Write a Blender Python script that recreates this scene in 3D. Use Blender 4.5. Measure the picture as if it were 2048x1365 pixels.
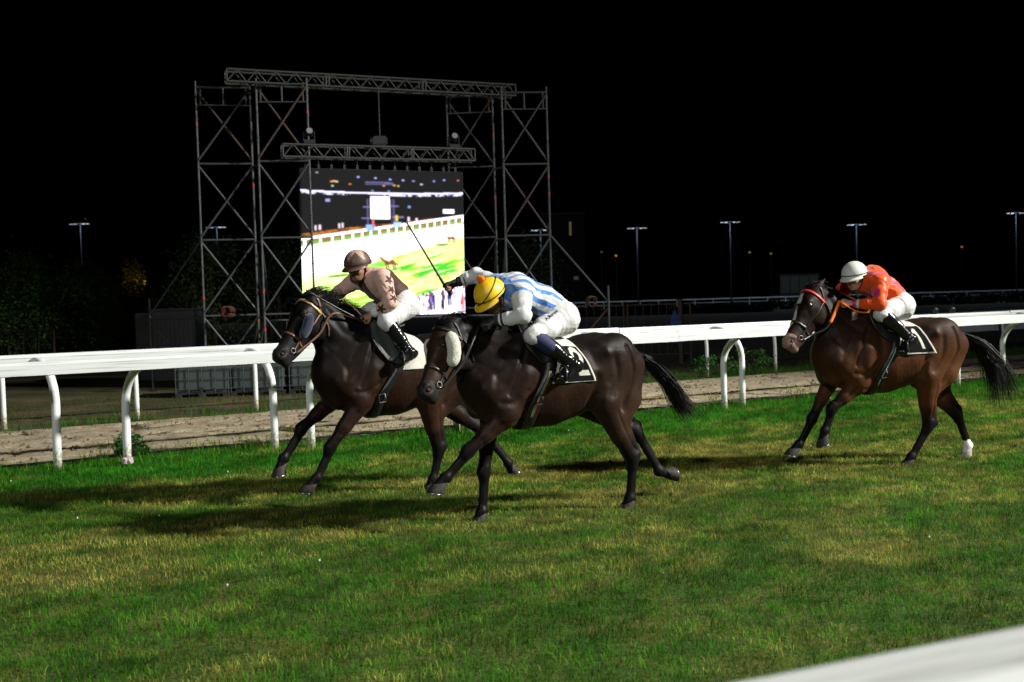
import bpy, bmesh, math, random
import numpy as np
from mathutils import Vector, Matrix
from mathutils.bvhtree import BVHTree

for o in list(bpy.data.objects):
    bpy.data.objects.remove(o, do_unlink=True)
random.seed(7)
RNG = np.random.default_rng(11)
scene = bpy.context.scene
COL = scene.collection

# ------------------------------------------------------------------ camera
cam_data = bpy.data.cameras.new('camera')
cam = bpy.data.objects.new('camera', cam_data)
COL.objects.link(cam)
scene.camera = cam
cam_data.sensor_width = 36.0
cam_data.lens = 2100.0 * 36.0 / 2048.0
cam_data.clip_start = 0.05
cam_data.clip_end = 2000.0
CAM_H = 1.65
_pitch = -math.atan2(682.5 - 605.3, 2100.0)
_roll = math.atan(0.029)
_f = Vector((0, math.cos(_pitch), math.sin(_pitch)))
_r0 = Vector((1, 0, 0))
_u0 = _r0.cross(_f)
_r = _r0 * math.cos(_roll) - _u0 * math.sin(_roll)
_u = _r0 * math.sin(_roll) + _u0 * math.cos(_roll)
cam.matrix_world = Matrix(((_r.x, _u.x, -_f.x, 0), (_r.y, _u.y, -_f.y, 0), (_r.z, _u.z, -_f.z, CAM_H), (0, 0, 0, 1)))
cam_data.dof.use_dof = True
cam_data.dof.focus_distance = 8.7
cam_data.dof.aperture_fstop = 3.2

# ------------------------------------------------------------------ night sky
world = bpy.data.worlds.new('World')
scene.world = world
world.use_nodes = True
wn = world.node_tree.nodes
wl = world.node_tree.links
sky = wn.new('ShaderNodeTexSky')
sky.sky_type = 'NISHITA'
sky.sun_disc = False
sky.sun_elevation = math.radians(-7.0)
sky.sun_rotation = math.radians(90.0)
wl.new(sky.outputs[0], wn['Background'].inputs[0])
wn['Background'].inputs[1].default_value = 0.05

# ------------------------------------------------------------------ floodlights of the course (masts outside the frame)
def floodlight(name, loc, target, energy, size, blend, radius, color):
    ld = bpy.data.lights.new(name, 'SPOT')
    ld.energy = energy
    ld.spot_size = math.radians(size)
    ld.spot_blend = blend
    ld.shadow_soft_size = radius
    ld.color = color
    lo = bpy.data.objects.new(name, ld)
    COL.objects.link(lo)
    lo.location = loc
    d = Vector(target) - Vector(loc)
    lo.rotation_euler = d.to_track_quat('-Z', 'Y').to_euler()
    return lo

floodlight('course_floodlight', (41.0, 3.2, 26.5), (0.5, 10.5, 0.6), 235000.0, 36.0, 0.85, 1.3, (1.0, 0.985, 0.92))
floodlight('grandstand_floodlight', (-9.0, -32.0, 17.0), (0.5, 12.0, 0.5), 24000.0, 30.0, 0.8, 1.6, (0.95, 0.98, 1.0))

scene.view_settings.view_transform = 'Standard'
scene.view_settings.look = 'None'
scene.view_settings.exposure = 0.0
scene.view_settings.gamma = 1.0
scene.view_settings.use_curve_mapping = False

# ------------------------------------------------------------------ helpers: nodes and materials
def new_mat(name):
    m = bpy.data.materials.new(name)
    m.use_nodes = True
    return m, m.node_tree.nodes, m.node_tree.links, m.node_tree.nodes['Principled BSDF']

def pmat(name, col, rough=0.6, metal=0.0, noise=0.0, nscale=8.0, bump=0.0, bscale=60.0, spec=0.5, coat=0.0, sheen=0.0):
    m, n, l, b = new_mat(name)
    b.inputs['Roughness'].default_value = rough
    b.inputs['Metallic'].default_value = metal
    b.inputs['Specular IOR Level'].default_value = spec
    b.inputs['Coat Weight'].default_value = coat
    b.inputs['Sheen Weight'].default_value = sheen
    b.inputs['Base Color'].default_value = (*col, 1)
    tc = n.new('ShaderNodeTexCoord')
    if noise > 0:
        t = n.new('ShaderNodeTexNoise')
        t.inputs['Scale'].default_value = nscale
        t.inputs['Detail'].default_value = 6
        l.new(tc.outputs['Object'], t.inputs['Vector'])
        r = n.new('ShaderNodeValToRGB')
        r.color_ramp.elements[0].position = 0.3
        r.color_ramp.elements[1].position = 0.7
        r.color_ramp.elements[0].color = (*[c * (1 - noise) for c in col], 1)
        r.color_ramp.elements[1].color = (*[min(1, c * (1 + noise)) for c in col], 1)
        l.new(t.outputs['Fac'], r.inputs['Fac'])
        l.new(r.outputs['Color'], b.inputs['Base Color'])
    if bump > 0:
        t2 = n.new('ShaderNodeTexNoise')
        t2.inputs['Scale'].default_value = bscale
        t2.inputs['Detail'].default_value = 4
        l.new(tc.outputs['Object'], t2.inputs['Vector'])
        bp = n.new('ShaderNodeBump')
        bp.inputs['Strength'].default_value = bump
        bp.inputs['Distance'].default_value = 0.01
        l.new(t2.outputs['Fac'], bp.inputs['Height'])
        l.new(bp.outputs['Normal'], b.inputs['Normal'])
    return m

def attr_mat(name, rough=0.5, spec=0.5, bump=0.0, bscale=60.0, sheen=0.0, coat=0.0, aniso_scale=None, noise=0.0, dist=0.01, trans=0.0):
    m, n, l, b = new_mat(name)
    a = n.new('ShaderNodeAttribute')
    a.attribute_name = 'Col'
    tc = n.new('ShaderNodeTexCoord')
    colout = a.outputs['Color']
    if noise > 0:
        t = n.new('ShaderNodeTexNoise')
        t.inputs['Scale'].default_value = 30
        t.inputs['Detail'].default_value = 5
        l.new(tc.outputs['Object'], t.inputs['Vector'])
        mr = n.new('ShaderNodeMapRange')
        mr.inputs['From Min'].default_value = 0.3
        mr.inputs['From Max'].default_value = 0.7
        mr.inputs['To Min'].default_value = 1 - noise
        mr.inputs['To Max'].default_value = 1 + noise
        l.new(t.outputs['Fac'], mr.inputs['Value'])
        mx = n.new('ShaderNodeVectorMath')
        mx.operation = 'SCALE'
        l.new(a.outputs['Color'], mx.inputs[0])
        l.new(mr.outputs['Result'], mx.inputs['Scale'])
        colout = mx.outputs['Vector']
    l.new(colout, b.inputs['Base Color'])
    b.inputs['Roughness'].default_value = rough
    b.inputs['Specular IOR Level'].default_value = spec
    b.inputs['Sheen Weight'].default_value = sheen
    b.inputs['Coat Weight'].default_value = coat
    if bump > 0:
        t2 = n.new('ShaderNodeTexNoise')
        t2.inputs['Scale'].default_value = bscale
        t2.inputs['Detail'].default_value = 5
        if aniso_scale:
            mp = n.new('ShaderNodeMapping')
            mp.inputs['Scale'].default_value = aniso_scale
            l.new(tc.outputs['Object'], mp.inputs['Vector'])
            l.new(mp.outputs['Vector'], t2.inputs['Vector'])
        else:
            l.new(tc.outputs['Object'], t2.inputs['Vector'])
        bp = n.new('ShaderNodeBump')
        bp.inputs['Strength'].default_value = bump
        bp.inputs['Distance'].default_value = dist
        l.new(t2.outputs['Fac'], bp.inputs['Height'])
        l.new(bp.outputs['Normal'], b.inputs['Normal'])
    if trans > 0:
        tr = n.new('ShaderNodeBsdfTranslucent')
        l.new(colout, tr.inputs['Color'])
        mix = n.new('ShaderNodeMixShader')
        mix.inputs[0].default_value = trans
        l.new(b.outputs[0], mix.inputs[1])
        l.new(tr.outputs[0], mix.inputs[2])
        l.new(mix.outputs[0], n['Material Output'].inputs['Surface'])
    return m

def emit_mat(name, col, strength):
    m, n, l, b = new_mat(name)
    b.inputs['Base Color'].default_value = (0.02, 0.02, 0.02, 1)
    b.inputs['Emission Color'].default_value = (*col, 1)
    b.inputs['Emission Strength'].default_value = strength
    return m

# ------------------------------------------------------------------ helpers: objects
def tag(o, label=None, category=None, group=None, kind=None):
    if label: o['label'] = label
    if category: o['category'] = category
    if group: o['group'] = group
    if kind: o['kind'] = kind
    return o

def mesh_obj(name, verts, faces, mat, parent=None, smooth=False, colors=None):
    me = bpy.data.meshes.new(name)
    v = np.asarray(verts, dtype=np.float32)
    if isinstance(faces, np.ndarray):
        nf, k = faces.shape
        me.vertices.add(len(v))
        me.vertices.foreach_set('co', v.ravel())
        me.loops.add(nf * k)
        me.loops.foreach_set('vertex_index', faces.astype(np.int32).ravel())
        me.polygons.add(nf)
        me.polygons.foreach_set('loop_start', np.arange(0, nf * k, k, dtype=np.int32))
        me.polygons.foreach_set('loop_total', np.full(nf, k, dtype=np.int32))
        me.update(calc_edges=True)
    else:
        me.from_pydata([tuple(map(float, p)) for p in v], [], [tuple(map(int, f)) for f in faces])
        me.update()
    me.validate()
    if smooth:
        me.polygons.foreach_set('use_smooth', np.ones(len(me.polygons), dtype=bool))
    if colors is not None:
        ca = me.color_attributes.new('Col', 'FLOAT_COLOR', 'POINT')
        c = np.ones((len(v), 4), dtype=np.float32)
        c[:, :3] = colors
        ca.data.foreach_set('color', c.ravel())
    if mat is not None:
        me.materials.append(mat)
    o = bpy.data.objects.new(name, me)
    COL.objects.link(o)
    if parent is not None:
        o.parent = parent
    return o

def empty(name, loc=(0, 0, 0), rotz=0.0, label=None, category=None, group=None, kind=None):
    o = bpy.data.objects.new(name, None)
    o.empty_display_size = 0.1
    COL.objects.link(o)
    o.location = loc
    o.rotation_euler = (0, 0, rotz)
    return tag(o, label, category, group, kind)

def part_from(src, parent, loc, rot=(0, 0, 0), scale=(1, 1, 1), name=None):
    c = src.copy()
    if name: c.name = name
    COL.objects.link(c)
    c.parent = parent
    c.location = loc
    c.rotation_euler = rot
    c.scale = scale
    return c

def box(cx, cy, cz, sx, sy, sz, bev=0.0):
    """bevelled box as verts, faces"""
    bm = bmesh.new()
    bmesh.ops.create_cube(bm, size=1.0)
    for v in bm.verts:
        v.co = Vector((v.co.x * sx, v.co.y * sy, v.co.z * sz))
    if bev > 0:
        bmesh.ops.bevel(bm, geom=list(bm.edges), offset=bev, segments=2, affect='EDGES')
    vs = [(v.co.x + cx, v.co.y + cy, v.co.z + cz) for v in bm.verts]
    bm.verts.index_update()
    fs = [[v.index for v in f.verts] for f in bm.faces]
    bm.free()
    return vs, fs

def merge(*gs):
    V, Fc = [], []
    for v, f in gs:
        o = len(V)
        V.extend([tuple(p) for p in v])
        Fc.extend([[i + o for i in q] for q in f])
    return V, Fc

def tube(pts, rad, n=8, flat=1.0, ref=None, caps=True):
    """sweep a round (or flattened) section along a polyline"""
    P = [Vector(p) for p in pts]
    m = len(P)
    R = [rad] * m if np.isscalar(rad) else list(rad)
    T = []
    for i in range(m):
        a = P[max(0, i - 1)]; b = P[min(m - 1, i + 1)]
        t = (b - a)
        T.append(t.normalized() if t.length > 1e-9 else Vector((0, 0, 1)))
    up = Vector(ref) if ref is not None else (Vector((0, 0, 1)) if abs(T[0].z) < 0.9 else Vector((1, 0, 0)))
    V, Fc = [], []
    for i in range(m):
        s = up - T[i] * up.dot(T[i])
        if s.length < 1e-6:
            s = T[i].orthogonal()
        s.normalize()
        if ref is None: up = s
        w = T[i].cross(s)
        for k in range(n):
            a = 2 * math.pi * k / n
            V.append(tuple(P[i] + s * (math.cos(a) * R[i] * flat) + w * (math.sin(a) * R[i])))
    for i in range(m - 1):
        for k in range(n):
            k2 = (k + 1) % n
            Fc.append([i * n + k, i * n + k2, (i + 1) * n + k2, (i + 1) * n + k])
    if caps:
        Fc.append([k for k in range(n)][::-1])
        Fc.append([(m - 1) * n + k for k in range(n)])
    return V, Fc

def spline(pts, n=24):
    """Catmull-Rom through points"""
    P = np.asarray(pts, float)
    Q = np.vstack([2 * P[0] - P[1], P, 2 * P[-1] - P[-2]])
    out = []
    m = len(P) - 1
    for i in range(m):
        p0, p1, p2, p3 = Q[i:i + 4]
        for t in np.linspace(0, 1, max(2, n // m + 1), endpoint=(i == m - 1)):
            out.append(0.5 * ((2 * p1) + (-p0 + p2) * t + (2 * p0 - 5 * p1 + 4 * p2 - p3) * t ** 2 + (-p0 + 3 * p1 - 3 * p2 + p3) * t ** 3))
    return np.array(out)

def vnoise2(x, y, seed=0):
    """smooth value noise 0..1"""
    xi = np.floor(x).astype(np.int64); yi = np.floor(y).astype(np.int64)
    fx = x - xi; fy = y - yi
    fx = fx * fx * (3 - 2 * fx); fy = fy * fy * (3 - 2 * fy)
    def h(a, b):
        n = (a * 374761393 + b * 668265263 + seed * 974634777) & 0x7fffffff
        n = ((n ^ (n >> 13)) * 1274126177) & 0x7fffffff
        return ((n ^ (n >> 16)) & 0xffff) / 65535.0
    return (h(xi, yi) * (1 - fx) + h(xi + 1, yi) * fx) * (1 - fy) + (h(xi, yi + 1) * (1 - fx) + h(xi + 1, yi + 1) * fx) * fy

def fbm2(x, y, seed=0, octaves=4):
    s = 0; a = 0.5; t = 0
    for k in range(octaves):
        s = s + a * vnoise2(x * 2 ** k, y * 2 ** k, seed + k * 17); t += a; a *= 0.5
    return s / t

def vnoise3(p, seed=0):
    z = p[:, 2]
    zi = np.floor(z).astype(np.int64); fz = z - zi; fz = fz * fz * (3 - 2 * fz)
    a = np.zeros(len(p)); b = np.zeros(len(p))
    a = vnoise2(p[:, 0] + zi * 57.31, p[:, 1] + zi * 13.7, seed)
    b = vnoise2(p[:, 0] + (zi + 1) * 57.31, p[:, 1] + (zi + 1) * 13.7, seed)
    return a * (1 - fz) + b * fz

def sstep(a, b, x):
    t = np.clip((x - a) / (b - a), 0, 1)
    return t * t * (3 - 2 * t)

# ------------------------------------------------------------------ implicit modelling: smooth union of tapered capsules, then surface nets
def cap(p0, p1, a0, a1=None, b0=None, b1=None, s=(0, 1, 0), k=0.04, carve=False):
    a1 = a0 if a1 is None else a1
    b0 = a0 if b0 is None else b0
    b1 = (b0 if b1 is None else b1) if (b0 != a0 or b1 is not None) else a1
    return dict(p0=np.asarray(p0, float), p1=np.asarray(p1, float), a0=a0, a1=a1, b0=b0, b1=b1, s=np.asarray(s, float) / np.linalg.norm(s), k=k, carve=carve)

def ell(c, r, e=None, k=0.04, carve=False):
    e = np.eye(3) if e is None else np.asarray(e, float)
    return dict(c=np.asarray(c, float), r=np.asarray(r, float), e=e, k=k, carve=carve)

def inflate(prims, d, k=None):
    out = []
    for q in prims:
        q = dict(q)
        if 'c' in q:
            q['r'] = q['r'] + d
        else:
            for x in ('a0', 'a1', 'b0', 'b1'):
                q[x] = q[x] + d
        if k: q['k'] = k
        out.append(q)
    return out

def sdf_mesh(prims, res, cut=None, smooth_iter=1):
    lo = np.full(3, 1e9); hi = -lo
    def bb(q):
        if 'c' in q:
            r = max(q['r'])
            return q['c'] - r, q['c'] + r
        r = max(q['a0'], q['a1'], q['b0'], q['b1'])
        return np.minimum(q['p0'], q['p1']) - r, np.maximum(q['p0'], q['p1']) + r
    for q in prims:
        if q['carve']: continue
        a, b = bb(q)
        lo = np.minimum(lo, a); hi = np.maximum(hi, b)
    lo -= 4 * res; hi += 4 * res
    n = np.ceil((hi - lo) / res).astype(int) + 1
    ax = [(lo[i] + np.arange(n[i]) * res).astype(np.float32) for i in range(3)]
    Fd = np.full(n, 0.5, dtype=np.float32)
    for q in prims:
        a, b = bb(q)
        m = q['k'] + 2 * res
        i0 = np.maximum(0, np.floor((a - m - lo) / res).astype(int)); i1 = np.minimum(n, np.ceil((b + m - lo) / res).astype(int) + 1)
        if np.any(i1 <= i0): continue
        sl = tuple(slice(i0[i], i1[i]) for i in range(3))
        X = ax[0][sl[0]][:, None, None]; Y = ax[1][sl[1]][None, :, None]; Z = ax[2][sl[2]][None, None, :]
        if 'c' in q:
            dx, dy, dz = X - q['c'][0], Y - q['c'][1], Z - q['c'][2]
            k0 = 0; k1 = 0
            for i in range(3):
                e = q['e'][i]
                c = dx * e[0] + dy * e[1] + dz * e[2]
                k0 = k0 + (c / q['r'][i]) ** 2
                k1 = k1 + (c / q['r'][i] ** 2) ** 2
            k0 = np.sqrt(k0); k1 = np.sqrt(k1) + 1e-6
            d = k0 * (k0 - 1) / k1
        else:
            v = q['p1'] - q['p0']
            L = max(v @ v, 1e-10)
            dx, dy, dz = X - q['p0'][0], Y - q['p0'][1], Z - q['p0'][2]
            t = np.clip((dx * v[0] + dy * v[1] + dz * v[2]) / L, 0, 1)
            qx = dx - t * v[0]; qy = dy - t * v[1]; qz = dz - t * v[2]
            s = q['s']
            qs = qx * s[0] + qy * s[1] + qz * s[2]
            q2 = np.maximum(qx * qx + qy * qy + qz * qz - qs * qs, 0)
            A = q['a0'] + (q['a1'] - q['a0']) * t
            B = q['b0'] + (q['b1'] - q['b0']) * t
            k0 = np.sqrt(q2 / (A * A) + qs * qs / (B * B))
            k1 = np.sqrt(q2 / A ** 4 + qs * qs / B ** 4) + 1e-6
            d = k0 * (k0 - 1) / k1
        g = Fd[sl]
        k = q['k']
        if q['carve']:
            d = -d
            h = np.maximum(k - np.abs(g - d), 0) / k
            Fd[sl] = np.maximum(g, d) + h * h * k * 0.25
        else:
            h = np.maximum(k - np.abs(g - d), 0) / k
            Fd[sl] = np.minimum(g, d) - h * h * k * 0.25
    if cut is not None:
        G = np.meshgrid(*ax, indexing='ij', sparse=True)
        Fd = np.maximum(Fd, cut(*G).astype(np.float32))
    # surface nets
    S = Fd < 0
    c = [S[i:n[0] - 1 + i, j:n[1] - 1 + j, k:n[2] - 1 + k] for i in (0, 1) for j in (0, 1) for k in (0, 1)]
    cnt = sum(x.astype(np.int8) for x in c)
    act = (cnt > 0) & (cnt < 8)
    idx = np.argwhere(act)
    vid = np.full(act.shape, -1, dtype=np.int32)
    vid[act] = np.arange(len(idx))
    acc = np.zeros((len(idx), 3)); num = np.zeros(len(idx))
    corners = [(i, j, k) for i in (0, 1) for j in (0, 1) for k in (0, 1)]
    vals = {cc: Fd[idx[:, 0] + cc[0], idx[:, 1] + cc[1], idx[:, 2] + cc[2]] for cc in corners}
    for a in corners:
        for d_ in range(3):
            if a[d_] == 0:
                b = list(a); b[d_] = 1; b = tuple(b)
                va, vb = vals[a], vals[b]
                cr = (va < 0) != (vb < 0)
                t = np.where(cr, va / np.where(cr, va - vb, 1), 0)
                pt = np.tile(np.array(a, float), (len(idx), 1)); pt[:, d_] += t
                acc += np.where(cr[:, None], pt, 0); num += cr
    V = lo + (idx + acc / num[:, None]) * res
    quads = []
    for d_ in range(3):
        e1, e2 = [(1, 2), (2, 0), (0, 1)][d_]
        sl0 = [slice(1, n[i] - 1) for i in range(3)]; sl1 = list(sl0)
        sl0[d_] = slice(0, n[d_] - 1); sl1[d_] = slice(1, n[d_])
        A = S[tuple(sl0)]; B = S[tuple(sl1)]
        for flip in (False, True):
            mk = (A & ~B) if not flip else (~A & B)
            p = np.argwhere(mk)
            if not len(p): continue
            off = np.ones(3, int); off[d_] = 0
            p = p + off
            o1 = np.zeros(3, int); o1[e1] = 1
            o2 = np.zeros(3, int); o2[e2] = 1
            def g(q): return vid[q[:, 0], q[:, 1], q[:, 2]]
            q4 = np.stack([g(p - o1 - o2), g(p - o2), g(p), g(p - o1)], 1)
            if flip: q4 = q4[:, ::-1]
            quads.append(q4)
    Q = np.concatenate(quads)
    Q = Q[(Q >= 0).all(1)]
    for _ in range(smooth_iter):
        V = lap(V, Q, 0.5)
    return V, Q

def lap(V, Q, w):
    s = np.zeros_like(V); m = np.zeros(len(V))
    for a in range(4):
        b = (a + 1) % 4
        np.add.at(s, Q[:, a], V[Q[:, b]]); np.add.at(m, Q[:, a], 1)
        np.add.at(s, Q[:, b], V[Q[:, a]]); np.add.at(m, Q[:, b], 1)
    return V * (1 - w) + w * s / np.maximum(m, 1)[:, None]

def vnormals(V, Q):
    nrm = np.cross(V[Q[:, 2]] - V[Q[:, 0]], V[Q[:, 3]] - V[Q[:, 1]])
    N = np.zeros_like(V)
    for a in range(4): np.add.at(N, Q[:, a], nrm)
    return N / np.maximum(np.linalg.norm(N, axis=1), 1e-9)[:, None]

def unit(v):
    v = np.asarray(v, float)
    return v / np.linalg.norm(v)
# ------------------------------------------------------------------ shared materials
M = {}
M['white_rail'] = None
def rail_material():
    m, n, l, b = new_mat('white_plastic_rail')
    tc = n.new('ShaderNodeTexCoord')
    mp = n.new('ShaderNodeMapping'); mp.inputs['Scale'].default_value = (1.2, 22, 60)
    t = n.new('ShaderNodeTexNoise'); t.inputs['Scale'].default_value = 1.0; t.inputs['Detail'].default_value = 7
    l.new(tc.outputs['Object'], mp.inputs['Vector']); l.new(mp.outputs['Vector'], t.inputs['Vector'])
    r = n.new('ShaderNodeValToRGB')
    r.color_ramp.elements[0].position = 0.28; r.color_ramp.elements[0].color = (0.26, 0.27, 0.23, 1)
    r.color_ramp.elements[1].position = 0.46; r.color_ramp.elements[1].color = (0.60, 0.62, 0.605, 1)
    l.new(t.outputs['Fac'], r.inputs['Fac'])
    l.new(r.outputs['Color'], b.inputs['Base Color'])
    b.inputs['Roughness'].default_value = 0.42
    return m
M['white_rail'] = rail_material()
def post_material():
    m, n, l, b = new_mat('white_plastic_post')
    tc = n.new('ShaderNodeTexCoord')
    t = n.new('ShaderNodeTexNoise'); t.inputs['Scale'].default_value = 26; t.inputs['Detail'].default_value = 6
    l.new(tc.outputs['Object'], t.inputs['Vector'])
    sx = n.new('ShaderNodeSeparateXYZ'); l.new(tc.outputs['Object'], sx.inputs[0])
    mr = n.new('ShaderNodeMapRange'); mr.inputs['From Min'].default_value = 0.02; mr.inputs['From Max'].default_value = 0.40
    mr.inputs['To Min'].default_value = 0.62; mr.inputs['To Max'].default_value = 0.30
    l.new(sx.outputs['Z'], mr.inputs['Value'])
    gt = n.new('ShaderNodeMath'); gt.operation = 'GREATER_THAN'
    l.new(mr.outputs['Result'], gt.inputs[0]); l.new(t.outputs['Fac'], gt.inputs[1])
    mx = n.new('ShaderNodeMixRGB'); mx.inputs[1].default_value = (0.68, 0.70, 0.68, 1); mx.inputs[2].default_value = (0.42, 0.40, 0.26, 1)
    l.new(gt.outputs[0], mx.inputs[0]); l.new(mx.outputs[0], b.inputs['Base Color'])
    b.inputs['Roughness'].default_value = 0.4
    return m
M['white_post'] = post_material()
M['galv'] = pmat('galvanised_tube', (0.056, 0.060, 0.065), 0.5, 0.25, 0.5, 6.0, 0.1, 90)
M['rusty'] = pmat('rusty_tube', (0.075, 0.05, 0.038), 0.7, 0.2, 0.5, 12.0)
M['alu'] = pmat('aluminium_truss', (0.060, 0.064, 0.061), 0.45, 0.25, 0.45, 9.0)
M['red'] = pmat('red_paint_band', (0.30, 0.02, 0.015), 0.5)
M['black'] = pmat('black_plastic', (0.012, 0.012, 0.013), 0.5, 0, 0.3, 20)
M['dark'] = pmat('dark_metal', (0.03, 0.03, 0.032), 0.5, 0.3, 0.4, 8)
M['rust_fence'] = pmat('rusty_fence', (0.055, 0.034, 0.022), 0.8, 0.0, 0.4, 10)

# ------------------------------------------------------------------ the course: axes of the running rail
RA = math.radians(28.3)
DV = np.array([math.cos(RA), math.sin(RA)]); NV = np.array([-math.sin(RA), math.cos(RA)])
P0 = np.array([-4.23, 11.3])
def TP(s, t):
    p = P0 + s * DV + t * NV
    return float(p[0]), float(p[1])
def ST(x, y):
    q0 = x - P0[0]; q1 = y - P0[1]
    return q0 * DV[0] + q1 * DV[1], q0 * NV[0] + q1 * NV[1]

def ground_material(name, c0, c1, scale, rough=0.95, bump=0.6, bscale=40, c2=None):
    m, n, l, b = new_mat(name)
    tc = n.new('ShaderNodeTexCoord')
    t = n.new('ShaderNodeTexNoise'); t.inputs['Scale'].default_value = scale; t.inputs['Detail'].default_value = 8; t.inputs['Roughness'].default_value = 0.65
    l.new(tc.outputs['Object'], t.inputs['Vector'])
    r = n.new('ShaderNodeValToRGB')
    r.color_ramp.elements[0].position = 0.35; r.color_ramp.elements[0].color = (*c0, 1)
    r.color_ramp.elements[1].position = 0.65; r.color_ramp.elements[1].color = (*c1, 1)
    if c2:
        e = r.color_ramp.elements.new(0.5); e.color = (*c2, 1)
    l.new(t.outputs['Fac'], r.inputs['Fac'])
    l.new(r.outputs['Color'], b.inputs['Base Color'])
    b.inputs['Roughness'].default_value = rough
    b.inputs['Specular IOR Level'].default_value = 0.2
    t2 = n.new('ShaderNodeTexNoise'); t2.inputs['Scale'].default_value = bscale; t2.inputs['Detail'].default_value = 5
    l.new(tc.outputs['Object'], t2.inputs['Vector'])
    bp = n.new('ShaderNodeBump'); bp.inputs['Strength'].default_value = bump; bp.inputs['Distance'].default_value = 0.03
    l.new(t2.outputs['Fac'], bp.inputs['Height']); l.new(bp.outputs['Normal'], b.inputs['Normal'])
    return m

M['ground'] = ground_material('dry_ground', (0.035, 0.028, 0.016), (0.10, 0.075, 0.040), 0.7, c2=(0.05, 0.05, 0.02))
M['turf'] = ground_material('turf_soil', (0.025, 0.055, 0.008), (0.10, 0.095, 0.022), 2.2, c2=(0.045, 0.075, 0.010))
M['dirt'] = ground_material('sand_track', (0.19, 0.150, 0.095), (0.36, 0.305, 0.21), 3.2, bump=0.7, bscale=22, c2=(0.29, 0.24, 0.16))

S_ = 700.0
tag(mesh_obj('ground', [(-S_, -60, 0), (S_, -60, 0), (S_, 1300, 0), (-S_, 1300, 0)], [[0, 1, 2, 3]], M['ground']), kind='structure')
def strip(name, s0, s1, t0, t1, z, mat):
    vs = [(*TP(s0, t0), z), (*TP(s1, t0), z), (*TP(s1, t1), z), (*TP(s0, t1), z)]
    return tag(mesh_obj(name, vs, [[0, 1, 2, 3]], mat), kind='structure')
strip('turf', -60, 90, -30, 0.62, 0.004, M['turf'])

# the sand strip between the rails, raked and trodden
ns, nt = 760, 90
ss = np.linspace(-22, 48, ns); tt = np.linspace(0.55, 4.75, nt)
SS, TT = np.meshgrid(ss, tt, indexing='ij')
hz = 0.022 + 0.020 * (fbm2(SS * 0.9, TT * 7.0, 3) - 0.5) + 0.03 * (fbm2(SS * 3.5, TT * 5.0, 9, 3) - 0.5)
hoofmark = vnoise2(SS * 4.2, TT * 4.6, 21)
hz -= 0.03 * sstep(0.66, 0.85, hoofmark)
hz += 0.022 * (fbm2(SS * 9, TT * 11, 41, 3) - 0.5)
edge = np.minimum(TT - 0.55, 4.75 - TT)
hz = 0.008 + (hz - 0.008) * sstep(0, 0.25, edge)
XX = P0[0] + SS * DV[0] + TT * NV[0]; YY = P0[1] + SS * DV[1] + TT * NV[1]
gi = np.arange(ns * nt).reshape(ns, nt)
Q = np.stack([gi[:-1, :-1], gi[1:, :-1], gi[1:, 1:], gi[:-1, 1:]], -1).reshape(-1, 4)
tag(mesh_obj('sand_track', np.stack([XX, YY, hz], -1).reshape(-1, 3), Q, M['dirt'], smooth=True), kind='structure')
# dark stained earth line at the near edge of the sand (drip line / kerb hose)
ln = [(*TP(s, 0.70 + 0.04 * math.sin(s * 0.9)), 0.035 + 0.006 * math.sin(s * 2.3)) for s in np.arange(-10, 30, 0.35)]
tag(mesh_obj('drip_hose', *tube(ln, 0.014, 6), M['black'], smooth=True), 'thin black hose lying along the near edge of the sand track', 'hose')

# clods on the sand
cl = []
for k in range(2600):
    s = random.uniform(-9, 26); t = random.uniform(0.8, 4.6)
    x, y = TP(s, t); r = random.uniform(0.008, 0.032)
    a = random.uniform(0, 6.28)
    v = []
    for i in range(5):
        v.append((x + r * 1.5 * math.cos(a + i * 1.256) * random.uniform(.6, 1.1), y + r * math.sin(a + i * 1.256) * random.uniform(.6, 1.1), 0.012))
    v.append((x + random.uniform(-.3, .3) * r, y, 0.02 + r * random.uniform(.6, 1.1)))
    cl.append((v, [[i, (i + 1) % 5, 5] for i in range(5)]))
tag(mesh_obj('sand_clods', *merge(*cl), pmat('damp_sand', (0.10, 0.075, 0.05), 0.95, 0, .5, 3)), 'small damp clods scattered over the sand track', 'clods', kind='stuff')

# ------------------------------------------------------------------ running rails
def rail_section_geo(length, y, z, w=0.085, h=0.135):
    prof = [(-w / 2, -h), (-w / 2 + .012, -h - .006), (w / 2 - .012, -h - .006), (w / 2, -h), (w / 2, -0.03), (w / 2 - .012, -0.006), (w / 2 - .03, 0), (-w / 2 + .03, 0), (-w / 2 + .012, -0.006), (-w / 2, -0.03)]
    V = []; n = len(prof)
    for x in (0.004, length - 0.004):
        V += [(x, y + a, z + b) for a, b in prof]
    Fc = [[i, (i + 1) % n, n + (i + 1) % n, n + i] for i in range(n)] + [list(range(n))[::-1], list(range(n, 2 * n))]
    return V, Fc

def post_geo(reach, top, r, foot=-0.06, lean=0.0):
    """upright that swings over in a wide bend and meets the rail with a short level stub"""
    sg = 1 if reach > 0 else -1
    zb = top - 0.53; R = abs(reach) - 0.13; Hb = 0.465
    pts = [(0, 0, foot), (0, 0, 0.3), (0, 0, zb)]
    for a in np.linspace(0.1, 1, 11):
        th = a * math.pi / 2
        pts.append((lean * (1 - math.cos(th)), sg * R * (1 - math.cos(th)), zb + Hb * math.sin(th)))
    pts.append((lean * 1.2, reach, zb + Hb))
    return tube(pts, r, 14)

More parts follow.
